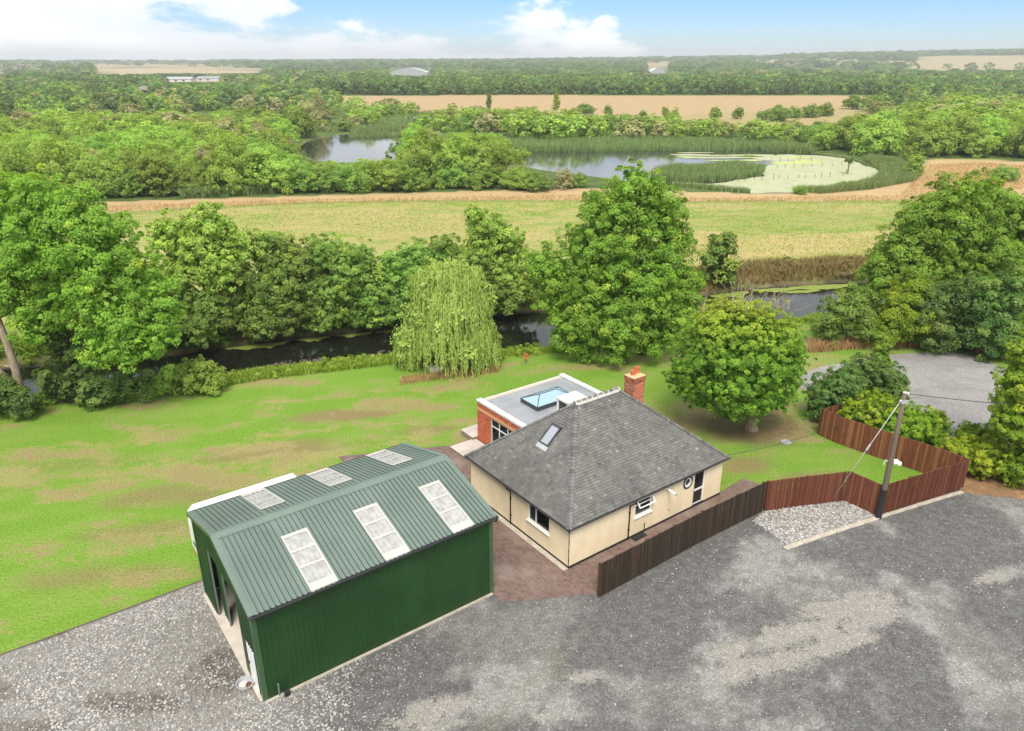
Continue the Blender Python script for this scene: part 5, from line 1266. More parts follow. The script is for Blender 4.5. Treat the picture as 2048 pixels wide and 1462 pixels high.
for i, (bp, lob, mt, lf_, cr_, lbl) in enumerate((
    ((1665, 838), [(1655, 785, 40, 0), (1690, 765, 40, .5), (1640, 815, 24, -.3), (1680, 815, 30, -.4)], 'dark_leaf', .2, .38, 'glossy dark laurel behind the end of the curving fence'),
    ((1745, 800), [(1730, 755, 44, 0), (1775, 760, 36, .2), (1790, 785, 28, -.3), (1700, 775, 30, 0)], 'dark_leaf', .2, .38, 'dark spreading shrub below the thin sapling by the drive'),
    ((1765, 760), [(1765, 690, 15, 0), (1757, 712, 17, 0), (1772, 728, 14, 0), (1762, 672, 9, 0)], 'ash', .2, .3, 'thin young sapling standing up from the dark shrub'),
    ((1735, 868), [(1750, 818, 42, 0, .85), (1712, 826, 32, 0), (1782, 828, 34, 0)], 'gold', .15, .28, 'yellow green feathery shrub leaning over the curving fence'),
    ((1830, 890), [(1822, 850, 58, 0, .72), (1860, 855, 38, .1, .85), (1790, 862, 34, -.2, .8)], 'cypress', .15, .28, 'rounded mid green hedge mound behind the utility pole'),
    ((1872, 884), [(1872, 842, 24, 0, .9), (1862, 862, 24, 0, .9)], 'gold', .15, .26, 'small golden mound at the drive end of the hedge'),
    ((1945, 945), [(1930, 902, 46, 0, .75), (1968, 912, 50, -.1, .75), (1995, 928, 34, 0, .8), (1908, 918, 28, 0, .8)], 'gold', .15, .28, 'golden clipped hedge mound outside the fence corner'),
    ((1965, 900), [(1948, 872, 34, 0, .8), (1978, 876, 28, 0, .85)], 'cypress', .15, .28, 'green clipped mound behind the golden one by the drive'),
    ((2075, 960), [(2070, 880, 60, .3), (2055, 820, 60, .3), (2050, 760, 50, .5), (2065, 700, 40, .6), (2020, 850, 36, -.2), (2100, 930, 60, 0), (2035, 930, 40, -.3), (2120, 780, 90, 1), (2100, 640, 45, 1)], 'cypress', .22, .40, 'big bright cypress filling the side of the drive'))):
    tree('hedge_shrub' if i not in (2, 8) else ('sapling' if i == 2 else 'cypress'), lbl, 'shrub' if i < 8 else 'tree', P(*bp), lob, mt, lf_ * .72, 90 + i, trunk=.07 if i < 8 else .2, trunk_top=None, cover=2.2, cr=cr_ * .62, yellow=.10 if mt != 'gold' else .35, light=(.25, .9), up=.5, zmin=.05)
# weeping willow: long hanging withies
def weeping(base, label):
    rng = np.random.RandomState(12); b = np.array(base); o = thing('weeping_willow', label, 'tree', b)
    lobes = []
    for px, py, r, dy in ((905, 560, 44, 0), (935, 575, 36, .3), (870, 585, 40, 0), (900, 610, 56, -.4), (845, 620, 34, .3), (940, 625, 40, 0), (960, 665, 36, -.2), (830, 665, 36, 0), (978, 690, 24, -.3), (880, 670, 50, -1), (815, 690, 30, 0), (850, 560, 30, .4), (955, 600, 34, .2), (925, 690, 46, -.8), (905, 540, 32, 0), (878, 552, 34, 0), (938, 556, 34, 0)):
        Y = b[1] + dy; q = PY(px, py, Y); lobes.append((q[0] - b[0], q[1] - b[1], q[2], r * mpp(Y, q[2])))
    Vs, Fs, Ts, nb = [], [], [], 0
    for x, y, z, r in lobes:
        ns = int(60 * r * r) + 20
        for s in range(ns):
            d = unit(rng.normal(size=(1, 3)))[0]; d[2] = abs(d[2]) * .8; p = np.array([x, y, z]) + d * r * rng.uniform(.75, 1.0); out = np.array([d[0], d[1], 0])
            ln = rng.uniform(.9, 2.6) * (1.0 + .25 * rng.rand()); ln = min(ln, p[2] - .1); n = max(4, int(ln / .085)); t = np.linspace(0, 1, n)[:, None]
            path = p + out * (.45 * t - .1 * t * t) * r * .35 + np.array([0, 0, -1]) * (t ** 1.25) * ln + rng.normal(size=(1, 3)) * .05 * t
            path += rng.normal(size=path.shape) * .035
            nr = unit(np.tile(out + np.array([0, 0, .45]), (n, 1)) + rng.normal(size=(n, 3)) * .4)
            a = np.clip(rng.uniform(.2, .9) + rng.normal(0, .1, n), 0, 1); yl = np.clip(rng.normal(.12 + .35 * d[2], .15) + 0 * a, 0, 1)
            V, Fq, T = leaves(path, nr, .26, rng, np.stack([a, yl, a * 0], 1), .34, .8); Vs.append(V); Fs.append(Fq + nb); Ts.append(T); nb += len(V)
    Vc, Fc, Tc = crown([(x, y, z - .2, r * .8) for x, y, z, r in lobes], .3, rng, cover=.5, cr=.7); Vs.append(Vc); Fs.append(Fc + nb); Ts.append(Tc)
    link('crown', np_mesh('crown', np.vstack(Vs), np.vstack(Fs), M['willow'], np.vstack(Ts)), o)
    link('trunk', limb_mesh('trunk', M['bark'], .28, lobes, rng, 3.4), o)
weeping(P(880, 735), 'pale weeping willow trailing over the river bank')

# ------------------------------------------------------------------ scrub, reeds and woods in the middle distance
def bush_mesh(seed, H, Wd, nl, leaf, mat, style, lod=0):
    """a rounded bush or tree of height H and half width Wd standing on the origin: crown mesh and trunk mesh"""
    r = np.random.RandomState(seed); lob = []
    for k in range(nl):
        a = r.rand() * 6.28; q = r.rand() ** .5
        if style == 'round': z = H * r.uniform(.30, .62) * (1.15 - .35 * q); rad = Wd * r.uniform(.38, .58); x = Wd * .62 * q
        elif style == 'tall': z = H * r.uniform(.25, .80); rad = Wd * r.uniform(.35, .6) * (1.15 - .5 * z / H); x = Wd * .55 * q
        else: z = H * r.uniform(.25, .55); rad = Wd * r.uniform(.3, .45); x = Wd * .75 * q
        lob.append((x * math.cos(a), x * math.sin(a), z, rad, rad, min(rad * .95, H - z)))
    lob.append((0, 0, H * .68, Wd * .5, Wd * .5, H * .32)); lob.append((0, 0, H * .38, Wd * .8, Wd * .8, H * .36))
    V, Fq, T = crown(lob, leaf, r, cover=1.25, cr=max(.55, Wd * .22), inner=.1, zmin=.05, yellow=.08, light=(.4, .75), up=.6)
    if lod == 0:
        V2, F2_, T2 = crown(lob, leaf * .66, np.random.RandomState(seed + 7), cover=1.15, cr=max(.5, Wd * .19), inner=.1, zmin=.05, yellow=.08, light=(.4, .75), up=.6); FINE[seed] = np_mesh('crown', V2, F2_, M[mat], T2)
    cm = np_mesh('crown', V, Fq, M[mat], T); tm = limb_mesh('trunk', M['bark'], .14 + .01 * H, lob[:3], r, H * .5, twigs=0)
    return cm, tm, H, seed
FINE = {}
KIND = {}
for i, (nm, H, Wd, nl, leaf, mat, st) in enumerate((('a', 8, 4.6, 7, .50, 'bush', 'round'), ('b', 8, 5.2, 8, .52, 'bush', 'round'), ('c', 9, 4.0, 8, .50, 'bush', 'tall'), ('d', 6, 4.2, 7, .46, 'sallow', 'round'),
                                                      ('e', 5, 3.2, 6, .38, 'sallow', 'low'), ('f', 9, 3.8, 8, .42, 'bush_pale', 'tall'), ('g', 10, 4.6, 9, .45, 'ash', 'round'), ('h', 10, 4.6, 9, .45, 'sallow', 'round'),
                                                      ('p', 14, 1.9, 9, .42, 'dark_leaf', 'tall'), ('q', 13, 2.4, 9, .42, 'gold', 'tall'))):
    KIND[nm] = bush_mesh(200 + i, H, Wd, nl, leaf, mat, st)
LABEL = {'a': ('scrub_tree', 'rounded pale willow'), 'b': ('scrub_tree', 'broad pale willow'), 'c': ('scrub_tree', 'upright pale willow'), 'd': ('scrub_bush', 'rounded dark sallow bush'),
         'e': ('scrub_bush', 'low dark sallow bush'), 'f': ('silver_willow', 'silvery grey willow tree'), 'g': ('field_tree', 'full bright green broadleaf tree'), 'h': ('field_tree', 'full dark green broadleaf tree')}
N_IND = [0]
def plant(kind, x, y, H, where, group, rz=None, wide=1.0, label=None, name=None):
    cm, tm, H0, sd_ = KIND[kind]; cm = FINE[sd_] if y < 185 else cm; r = np.random.RandomState(int(abs(x * 131 + y * 17)) % 99991)
    nm, lb = LABEL.get(kind, (name, label)); s = H / H0
    size = 'tall ' if H > 7.4 else ('small ' if H < 4 else '')
    o = thing(name or nm, label or (size + lb + ' ' + where), 'tree' if (name or nm).endswith(('tree', 'willow', 'poplar')) else 'bush', (x, y, float(land_z(x, y))), r.rand() * 6.28, group)
    o.scale = (s * wide, s * wide * r.uniform(.9, 1.1), s)
    link('crown', cm, o); link('trunk', tm, o); N_IND[0] += 1
    return o
def top_h(x, y, py):                                   # height whose top reaches photo row py at that distance
    d = ray(1024, py); return CAM_H + y * d[2] / d[1]
rows = [(250, 393, 335, 40, 'd'), (320, 392, 308, 46, 'c'), (285, 388, 322, 40, 'e'), (390, 386, 318, 44, 'a'), (470, 384, 268, 66, 'b'), (540, 384, 285, 58, 'a'), (425, 386, 330, 36, 'e'), (600, 384, 318, 46, 'd'), (655, 384, 338, 40, 'e'),
        (705, 382, 322, 50, 'd'), (765, 380, 312, 50, 'a'), (852, 372, 260, 54, 'b'), (815, 380, 322, 44, 'd'), (905, 375, 318, 42, 'd'), (955, 376, 328, 42, 'd'), (988, 366, 274, 46, 'a'), (1040, 378, 332, 42, 'a'), (1075, 382, 344, 36, 'e'),
        (1128, 378, 338, 26, 'f'), (1158, 374, 344, 24, 'e'), (930, 350, 300, 30, 'f'), (1015, 345, 300, 34, 'e'), (200, 394, 300, 50, 'a'), (130, 396, 280, 55, 'b'), (40, 398, 270, 60, 'a'),
        (640, 252, 190, 30, 'f'), (620, 262, 200, 30, 'f'), (600, 275, 215, 34, 'd'), (735, 250, 212, 28, 'a'), (690, 262, 240, 20, 'e'), (560, 290, 235, 36, 'd'),
        (1345, 268, 217, 24, 'g'), (1705, 218, 188, 24, 'h'), (1650, 232, 205, 18, 'd'), (1620, 235, 208, 20, 'd'), (1585, 236, 212, 16, 'd'), (1555, 242, 210, 30, 'd'), (1475, 238, 212, 14, 'e'), (1430, 240, 212, 14, 'e'), (1285, 240, 219, 10, 'e'), (1330, 232, 212, 10, 'e'), (1215, 232, 208, 10, 'e'), (1170, 230, 205, 24, 'h'), (1525, 240, 218, 16, 'e'), (1640, 262, 240, 22, 'e'),
        (1600, 388, 370, 16, 'd'), (1825, 352, 310, 22, 'c'), (1812, 320, 292, 14, 'c'), (2005, 362, 328, 28, 'd'), (1950, 352, 338, 12, 'e'), (1700, 372, 358, 34, 'e')]
for px, by, ty, rp, kd in rows:
    b = P(px, by); H = top_h(b[0], b[1], ty); cmk = KIND[kd]; want = rp * mpp(b[1]); have = {'a': 4.6, 'b': 5.2, 'c': 4.0, 'd': 4.2, 'e': 3.2, 'f': 3.8, 'g': 4.6, 'h': 4.6}[kd] * H / cmk[2]
    where = 'in the scrub edging the straw meadow' if by > 330 and px < 1300 else ('by the pond and far straw field' if by < 330 else 'on the meadow beside the duckweed pond')
    plant(kd, b[0], b[1], H, where, 'scrub ' + where, wide=want / have)
q = P(978, 222); plant('p', q[0], q[1], top_h(*q[:2], 169), '', None, wide=.9, label='narrow dark poplar standing before the far straw field', name='poplar')
q = P(1112, 228); plant('q', q[0], q[1], top_h(*q[:2], 176), '', None, label='pale yellow green poplar pair before the far straw field', name='poplar')
# filling of the scrub: the nearest are things of their own, the rest one wood
rs = np.random.RandomState(33)
water = [grow(p, 1.04) for p in PONDS]
VIS_A = np.array([(598, 296), (640, 276), (700, 270), (805, 272), (800, 300), (760, 318), (660, 322), (610, 312)], float)
def ceil_row(px, by):
    """highest photo row the scrub reaches at that place"""
    if 380 < px < 860 and by < 266: return by - 26
    if px < 640: c = np.interp(px, [-300, 0, 80, 200, 330, 480, 560, 640], [222, 214, 208, 222, 215, 236, 232, 250])
    elif px < 820: c = 262
    else: c = np.interp(px, [820, 860, 900, 1000, 1100, 1200, 1300, 1400, 1500, 1580, 1650, 1720, 1800, 1900, 2048, 2300], [222, 216, 212, 214, 214, 226, 232, 234, 236, 243, 247, 228, 205, 186, 172, 160])
    if 590 < px < 805 and by > 318: c = max(c, 324)
    if 1020 < px < 1180 and by > 330: c = max(c, 335)
    return c
zones = [  # photo outline of where the stems stand, spacing, kinds, where
    ([(-260, 402), (220, 392), (600, 382), (800, 378), (1000, 376), (1090, 372), (1000, 340), (960, 322), (905, 318), (820, 322), (740, 330), (630, 330), (575, 305), (600, 280), (560, 262), (380, 252), (200, 250), (-260, 262)], 7.0, 'aaabbbcdf', 'in the dense scrub left of the open pond'),
    ([(830, 262), (990, 266), (1050, 280), (1400, 279), (1640, 288), (1650, 262), (1450, 266), (1250, 254), (1050, 236), (860, 238)], 7.2, 'aabbddchf', 'in the scrub behind the reed bed'),
    ([(1640, 300), (1700, 306), (1800, 312), (1900, 316), (2300, 322), (2300, 225), (2048, 225), (1850, 232), (1760, 240), (1660, 262)], 7.2, 'aaabbbccd', 'in the bright scrub right of the duckweed pond'),
    ([(560, 266), (690, 262), (770, 236), (850, 236), (850, 226), (690, 214), (560, 216), (380, 243), (300, 250), (430, 256)], 8.0, 'adeff', 'among the pools before the far field'),
    ([(820, 330), (880, 372), (1030, 372), (980, 335), (900, 322)], 6.0, 'aabd', 'on the neck of land between the two ponds')]
cand = []
for zi, (pl_, sp, kinds, where) in enumerate(zones):
    poly = PL(pl_); lo, hi = poly.min(0), poly.max(0); gx = np.arange(lo[0], hi[0], sp)
    for x in gx:
        y = lo[1]
        while y < hi[1]:
            s_ = sp * (1 + max(0, y - 220) / 260); X, Yv = x + rs.uniform(-.45, .45) * s_, y + rs.uniform(-.45, .45) * s_; y += s_
            if y > 260 and rs.rand() > (260 / y): continue
            if not inside(poly, np.array([X]), np.array([Yv]))[0]: continue
            if any(inside(w_, np.array([X]), np.array([Yv]))[0] for w_ in water): continue
            dpt = Yv * math.cos(PITCH) + CAM_H * math.sin(PITCH); px = 1024 + F_PX * X / dpt; by = 731 - F_PX * (Yv * math.sin(PITCH) - CAM_H * math.cos(PITCH)) / dpt
            if px < -120 or px > 2170: continue
            c = ceil_row(px, by); H = min(top_h(X, Yv, c - 6 + rs.uniform(0, 14)), rs.uniform(5.0, 9.0) if zi in (0, 4) else rs.uniform(6.0, 11.0))
            if H < 1.6: continue
            cand.append((by, X, Yv, H, kinds[rs.randint(len(kinds))], where, px))
cand.sort(key=lambda c: -c[0])
N_MAX = 300 - N_IND[0]
for by, X, Yv, H, kd, where, px in cand[:N_MAX]:
    kd2 = 'e' if H < 3.2 else kd
    if 'left of' in where: where = ('at the meadow side of the scrub left of the ponds' if by > 345 else ('deep inside the scrub left of the ponds' if by > 295 else 'on the lagoon side of the left scrub'))
    elif 'reed bed' in where: where = 'behind the long reed bed' if px < 1400 else 'behind the small reed bed'
    elif 'bright scrub' in where: where = 'at the straw meadow edge of the bright right scrub' if by > 285 else 'in the back of the bright right scrub'
    H0 = KIND[kd2][2]; plant(kd2, X, Yv, H, where, 'scrub ' + where, wide=min(1.9, max(1.0, 1.05 * (7.0 / max(H, 2.5)) ** .45)))
wood_pts = [(X, Yv, H * 1.0, 1.25) for by, X, Yv, H, kd, where, px in cand[N_MAX:]]
# woods out to the horizon
def wood_mesh(seed, mat, H=10., Wd=5.0):
    r = np.random.RandomState(seed); lob = [(r.uniform(-1, 1) * Wd * .45, r.uniform(-1, 1) * Wd * .45, H * r.uniform(.45, .72), Wd * r.uniform(.35, .5)) for _ in range(5)] + [(0, 0, H * .42, Wd * .85, Wd * .85, H * .4)]
    V, Fq, T = crown(lob, .85, r, cover=1.15, cr=1.15, inner=.0, zmin=.05, light=(.15, .9), up=.6); return proto('woodland_tree', np_mesh('woodland_tree', V, Fq, M[mat], T))
wv = [wood_mesh(300, 'wood'), wood_mesh(301, 'wood'), wood_mesh(302, 'bush'), wood_mesh(303, 'sallow', 9), wood_mesh(304, 'bush', 8, 5), wood_mesh(305, 'bush_pale', 8, 5)]
W5, WS, WR, WI = [], [], [], []
for X, Yv, H, wd in wood_pts: W5.append((X, Yv)); WS.append((H / 8 * wd, H / 8 * wd, H / 8.5)); WI.append([2, 4, 3, 4, 2, 5][rs.randint(6)])
def band(y0, y1, sp0, prob, kinds, hmin, hmax, sel):
    y = y0
    while y < y1:
        s_ = sp0 * (y / y0) ** .75; n = int(2 * .80 * y / s_)
        for k in range(n):
            X = -.80 * y + (k + rs.rand()) * s_; Yv = y + rs.uniform(-.5, .5) * s_
            dpt = Yv * math.cos(PITCH) + CAM_H * math.sin(PITCH); px = 1024 + F_PX * X / dpt; by = 731 - F_PX * (Yv * math.sin(PITCH) - CAM_H * math.cos(PITCH)) / dpt
            if not sel(px, by, X, Yv) or rs.rand() > prob: continue
            h = rs.uniform(hmin, hmax)
            for xa, xb, row in ((770, 872, 149), (1288, 1346, 146), (322, 442, 163), (268, 308, 187), (190, 530, 146)):
                if xa < px < xb and by > row: h = min(h, max(2.0, top_h(X, Yv, row)))
            h = h; W5.append((X, Yv)); g = max(1.0, s_ / 9.5); WS.append((g * rs.uniform(.9, 1.3), g * rs.uniform(.8, 1.1), h / 10)); WI.append(kinds[rs.randint(len(kinds))])
        y += s_ * .8
in_p = lambda poly: (lambda px, by: bool(inside(np.array(poly, float), np.array([px]), np.array([by]))[0]))
left_wood = in_p([(-80, 246), (330, 246), (560, 242), (640, 238), (690, 212), (560, 204), (640, 190), (-80, 176)]); lagoon = lambda px, by: (370 < px < 650 and 222 < by < 241) or (170 < px < 305 and 217 < by < 231)
right_wood = in_p([(1700, 226), (1790, 212), (1800, 188), (2150, 182), (2150, 232), (1850, 234)])
band(330, 640, 8.0, .9, [0, 1, 3, 0, 2, 5], 7, 11, lambda px, by, X, Y: (left_wood(px, by) and not lagoon(px, by)) or (px > 1700 and right_wood(px, by)))
band(520, 640, 8.0, .97, [0, 0, 1, 3, 1], 9, 12, lambda px, by, X, Y: by < 190 and px > 600)
far_fields = [in_p(p) for p in ([(180, 138), (530, 140), (540, 151), (190, 152)], [(-200, 148), (300, 150), (330, 160), (-200, 165)], [(330, 158), (440, 158), (450, 168), (320, 168)], [(840, 122), (1070, 122), (1070, 129), (840, 130)], [(770, 139), (870, 139), (875, 156), (770, 156)], [(1290, 138), (1345, 138), (1345, 152), (1290, 152)])]
def far_ok(px, by, X, Y):
    if any(f_(px, by) for f_ in far_fields): return False
    az_ = math.degrees(math.atan2(X, Y)); rr_ = math.hypot(X, Y)
    if az_ > 26.5 and 2150 < rr_ < 3150 and fbm(np.array([X / 300.]), np.array([Y / 300.]), 31, 2)[0] > .38: return False
    if rr_ > 900 and fbm(np.array([X / 330.]), np.array([Y / 520.]), 21, 2)[0] > .575: return rs.rand() < .05
    return fbm(np.array([X / 120.]), np.array([Y / 260.]), 37, 3)[0] > (.40 if px < 700 else .33)
band(640, 1500, 12.0, .85, [0, 1, 3, 0, 2, 5], 9, 13, far_ok)
band(1500, 5200, 20.0, .85, [0, 1, 0, 1, 3], 8, 21, far_ok)
W5 = np.array(W5); WS = np.array(WS); wz = land_z(W5[:, 0], W5[:, 1]) - .3
scatter('woodland', np.c_[W5, wz], WS, rs.rand(len(W5)) * 6.28, wv, 'distant scrub and woodland running to the horizon', idx=np.array(WI))

# reeds and bank plants: blades as one mass
def blades(name, poly, n, h, wd, mat, label, z=0.0, seed=0, edge=None, yellow=.1, lean=.25, dens=None, clump=None):
    r = np.random.RandomState(seed); q = rand_in(poly, n, seed, dens); n = len(q); a = r.rand(n) * 6.28; hh = h * r.uniform(.65, 1.15, n)
    if clump: hh *= .55 + .9 * fbm(q[:, 0] / clump, q[:, 1] / clump, seed + 3, 3)
    zb = land_z(q[:, 0], q[:, 1]) if z is None else np.full(n, z)
    t = np.stack([np.cos(a), np.sin(a), 0 * a], 1) * wd * .5; ln_ = np.stack([r.normal(size=n), r.normal(size=n), 0 * a], 1) * lean * hh[:, None]
    b = np.c_[q, zb]; m_ = b + ln_ * .35 + np.array([0, 0, 1]) * hh[:, None] * .6; tp = b + ln_ + np.array([0, 0, 1]) * hh[:, None]
    V = np.stack([b - t, b + t, m_ + t * .9, m_ - t * .9, tp], 1).reshape(-1, 3)
    k = np.arange(n)[:, None] * 5; F1 = k + np.array([[0, 1, 2, 3]]); F2 = k + np.array([[3, 2, 4, 4]])
    tint = np.stack([np.clip(r.normal(.55, .22, n), 0, 1), np.clip((r.rand(n) < yellow) * r.uniform(.3, 1, n), 0, 1), 0 * a], 1)
    me = bpy.data.meshes.new(name); me.from_pydata(V.tolist(), [], [tuple(f) for f in F1.tolist()] + [tuple(f[:3]) for f in F2.tolist()])
    at = me.color_attributes.new('tint', 'FLOAT_COLOR', 'POINT'); c4 = np.ones((len(V), 4), np.float32); c4[:, :3] = np.repeat(tint, 5, 0); at.data.foreach_set('color', c4.ravel())
    me.materials.append(M[mat]); return tag(link(name, me), label, None, None, 'stuff')
blades('reed_bed', PL([(1000, 306), (1060, 304), (1300, 303), (1460, 302), (1520, 300), (1490, 290), (1400, 281), (1180, 278), (1040, 282), (990, 292)], ZP), 16000, 1.8, .13, 'reed', 'long reed bed along the far side of the wide pond', z=ZP, seed=1, clump=9)
blades('reed_bed', PL([(1525, 303), (1625, 309), (1640, 300), (1560, 290), (1500, 292)], ZP), 4200, 1.8, .13, 'reed', 'small reed bed at the far right of the pond', z=ZP, seed=2, clump=6)
blades('reed_bed', PL([(1300, 362), (1375, 366), (1450, 363), (1520, 352), (1530, 342), (1470, 335), (1400, 338), (1310, 348)], ZP), 11000, 1.9, .11, 'reed', 'reed island in the duckweed pond', z=ZP, seed=3, clump=7)
blades('reed_bed', PL([(1580, 388), (1660, 384), (1740, 369), (1764, 345), (1725, 322), (1740, 318), (1800, 330), (1845, 352), (1830, 368), (1740, 385), (1640, 394)], ZP), 13000, 1.4, .10, 'reed', 'reed fringe curving round the right end of the pond', z=None, seed=4, clump=6)
blades('reed_bed', PL([(1500, 390), (1420, 384), (1360, 378), (1340, 372), (1380, 374), (1500, 386)], ZP), 900, 1.2, .14, 'reed', 'thin reeds on the near edge of the pond', z=None, seed=5)
blades('reed_bed', PL([(700, 276), (830, 272), (830, 262), (760, 258), (700, 262)], ZP), 2600, 2.0, .25, 'reed', 'reeds along the far side of the open pond', z=None, seed=6, clump=8)
blades('reed_bed', PL([(770, 262), (840, 258), (850, 240), (770, 240), (740, 250)], ZP), 1800, 1.6, .3, 'reed', 'pale reeds between the open pond and the bird hide', z=None, seed=7)
blades('nettle_bank', PL([(365, 398), (480, 392), (580, 385), (575, 378), (480, 381), (365, 387)]), 4500, 1.6, .35, 'reed', 'strip of tall nettles below the scrub', z=None, seed=8, lean=.5)
nbk = PL(near_edge, ZR)
def along(a, b, off0, off1):
    seg = resample(nbk[a:b], 1.5); return np.vstack([seg + np.array([0, off0]), seg[::-1] + np.array([0, off1])])
blades('bank_grass', along(1, 7, -3.0, .2), 14000, .48, .06, 'bank', 'rough grass and nettles on the near river bank below the ash', z=None, seed=10, yellow=.25, lean=.4, clump=2.2)
blades('bank_grass', along(5, 9, -3.8, -.6), 14000, .45, .06, 'bank', 'lush tall bank grass beside the weeping willow', z=None, seed=11, yellow=.15, lean=.4, clump=2.0)
blades('bank_grass', along(8, 14, -2.6, .0), 13000, .5, .06, 'bank', 'rough bank grass behind the round evergreen', z=None, seed=12, yellow=.2, lean=.4, clump=2.0)
fbk = PL(far_edge, ZR)
rh = np.random.RandomState(71)
def herbs(name, a, b, off0, off1, n, lo, hi, mat, label, edge=nbk, leaf=.15, light=(.3, .95)):
    seg = resample(edge[a:b], .3); lob = []
    for k in range(n):
        p = seg[rh.randint(len(seg))] + np.array([rh.uniform(-.3, .3), rh.uniform(off0, off1)]); r_ = rh.uniform(lo, hi); z_ = float(land_z(p[0], p[1])); lob.append((p[0], p[1], z_ + r_ * .5, r_, r_, r_ * rh.uniform(.7, 1.2)))
    V, Fq, T = crown(lob, leaf, rh, cr=.26, cover=1.1, zmin=-3, inner=.05, yellow=.2, light=light, up=.5); tag(link(name, np_mesh(name, V, Fq, M[mat], T)), label, None, None, 'stuff')
herbs('bank_herbs', 2, 5, -3.2, -.6, 80, .25, .55, 'bank', 'nettles and brambles tumbling down the bank under the ash')
herbs('bank_herbs', 5, 9, -3.4, -1.2, 90, .15, .42, 'bank', 'leafy balsam and nettles along the bank beside the willow')
herbs('bank_herbs', 8, 13, -2.6, -.4, 80, .2, .5, 'bank', 'leafy herbs on the bank behind the broad ash')
herbs('bank_herbs', 1, 13, .7, 2.6, 190, .35, .9, 'bank', 'leafy growth overhanging the water under the far sallows', edge=PL(far_edge, ZR), leaf=.17, light=(.1, .7))
herbs('bank_herbs', 12, 18, .8, 5.0, 90, .4, .9, 'rough', 'brownish herbs on the slope of the far bank', edge=PL(far_edge, ZR), leaf=.2)
def along_f(a, b, off0, off1):
    seg = resample(fbk[a:b], 1.5); return np.vstack([seg + np.array([0, off0]), seg[::-1] + np.array([0, off1])])
blades('bank_plants', along_f(12, 18, .6, 6.5), 12000, .9, .10, 'rough', 'tall brownish herbs on the far bank below the meadow', z=None, seed=13, yellow=.55, lean=.35, clump=2.5)
blades('bank_plants', along_f(2, 13, 1.2, 3.6), 12000, 1.0, .12, 'bank', 'rank growth under the far bank sallows', z=None, seed=14, yellow=.15, lean=.4, clump=2.0)
dk = PL([(1610, 708), (1700, 700), (1790, 697), (1900, 694), (1985, 712), (2010, 700), (1960, 684), (1860, 676), (1750, 682), (1620, 688)])
blades('dry_grass', dk, 6000, .7, .05, 'dry', 'dry straw coloured grass and rusty docks behind the drive', seed=15, yellow=.06, lean=.3, clump=1.5)
blades('dry_grass', PL([(800, 772), (900, 757), (1000, 745), (1000, 738), (900, 744), (800, 758)]), 1100, .45, .05, 'dry', 'strip of rusty docks and straw on the lawn below the willow', seed=16, yellow=.10, clump=1.2)
blades('dry_grass', PL([(215, 412), (600, 400), (1170, 390), (1400, 397), (1800, 392), (1850, 330), (1960, 326), (2100, 336), (2100, 372), (1860, 402), (1400, 405), (1000, 401), (600, 408), (215, 424)]), 14000, .38, .10, 'dry', 'long straw coloured grass along the top of the meadow', seed=17, yellow=.02, lean=.5, clump=6)
mq = PL([(180, 425), (600, 408), (1000, 402), (1400, 405), (1830, 404), (1800, 470), (1760, 520), (1480, 535), (1300, 540), (1000, 500), (700, 500), (400, 480), (200, 450)])
blades('meadow_grass', mq, 6000, .20, .08, 'dry', 'straw coloured stems standing in the meadow', seed=31, yellow=.0, lean=.6, dens=lambda x, y: sstep(fbm(x / 9, y / 5, 33, 4), .42, .60))
blades('meadow_grass', mq, 12000, .18, .10, 'bank', 'green tufts scattered through the meadow', seed=32, yellow=.3, lean=.6, dens=lambda x, y: sstep(fbm(x / 9, y / 5, 33, 4), .58, .42))
fl = along(5, 8, -1.7, -.2); q = rand_in(fl, 80, 21, lambda x, y: sstep(fbm(x / 3, y / 3, 23, 3), .36, .6))
fm = MB(); rf = random.Random(2)
for x, y in q:
    z = float(land_z(x, y)); h = rf.uniform(.4, .7); fm.tube([(x, y, z), (x + rf.gauss(0, .08), y + rf.gauss(0, .08), z + h)], [.012, .008], 3, cap=False)
    for k in range(3): a, b, c = rf.gauss(0, .10), rf.gauss(0, .10), rf.uniform(-.12, .1); s_ = rf.uniform(.02, .035); fm.box(x + a - s_, x + a + s_, y + b - s_, y + b + s_, z + h + c - s_, z + h + c + s_)
tag(fm.build('bank_flowers', M['flower']), 'pale pink balsam flowers along the river edge', None, None, 'stuff')

# posts in the pond, nest platform, bird hide, bird box
pr = np.random.RandomState(9); pme = MB().tube([(0, 0, 0), (0, 0, 1)], [.06, .05], 6).mesh('post', M['post_wood'])
lines = [((1330, 366), (1400, 368), 3), ((1415, 366), (1690, 352), 16), ((1690, 352), (1697, 330), 3), ((1520, 338), (1690, 330), 9), ((1530, 322), (1650, 322), 6)]
for (x0, y0), (x1, y1), n in lines:
    for k in range(n):
        t = (k + pr.uniform(.2, .8)) / n; q = P(x0 + (x1 - x0) * t, y0 + (y1 - y0) * t + pr.uniform(-1, 1), ZP)
        o = link('pond_post', pme); o.location = (q[0], q[1], ZP - .3); o.scale = (1, 1, pr.uniform(.9, 1.5)); o.rotation_euler = (pr.normal() * .06, pr.normal() * .06, 0); tag(o, 'short weathered post standing in the duckweed', 'post', 'posts in the duckweed pond')
q = P(1695, 348, ZP); nt_ = thing('nest_post', 'tall post with green tuft standing in the duckweed pond', 'post', q)
MB().tube([(0, 0, -.3), (0, 0, 2.6)], .14, 8).build('post', M['post_wood'], nt_)
V, Fq, T = crown([(0, 0, 2.9, .9, .9, .5)], .3, np.random.RandomState(4), cr=.35); link('tuft', np_mesh('tuft', V, Fq, M['dark_leaf'], T), nt_)
q = P(846, 252); hd = thing('bird_hide', 'small grey wooden bird hide beyond the open pond', 'hut', q)
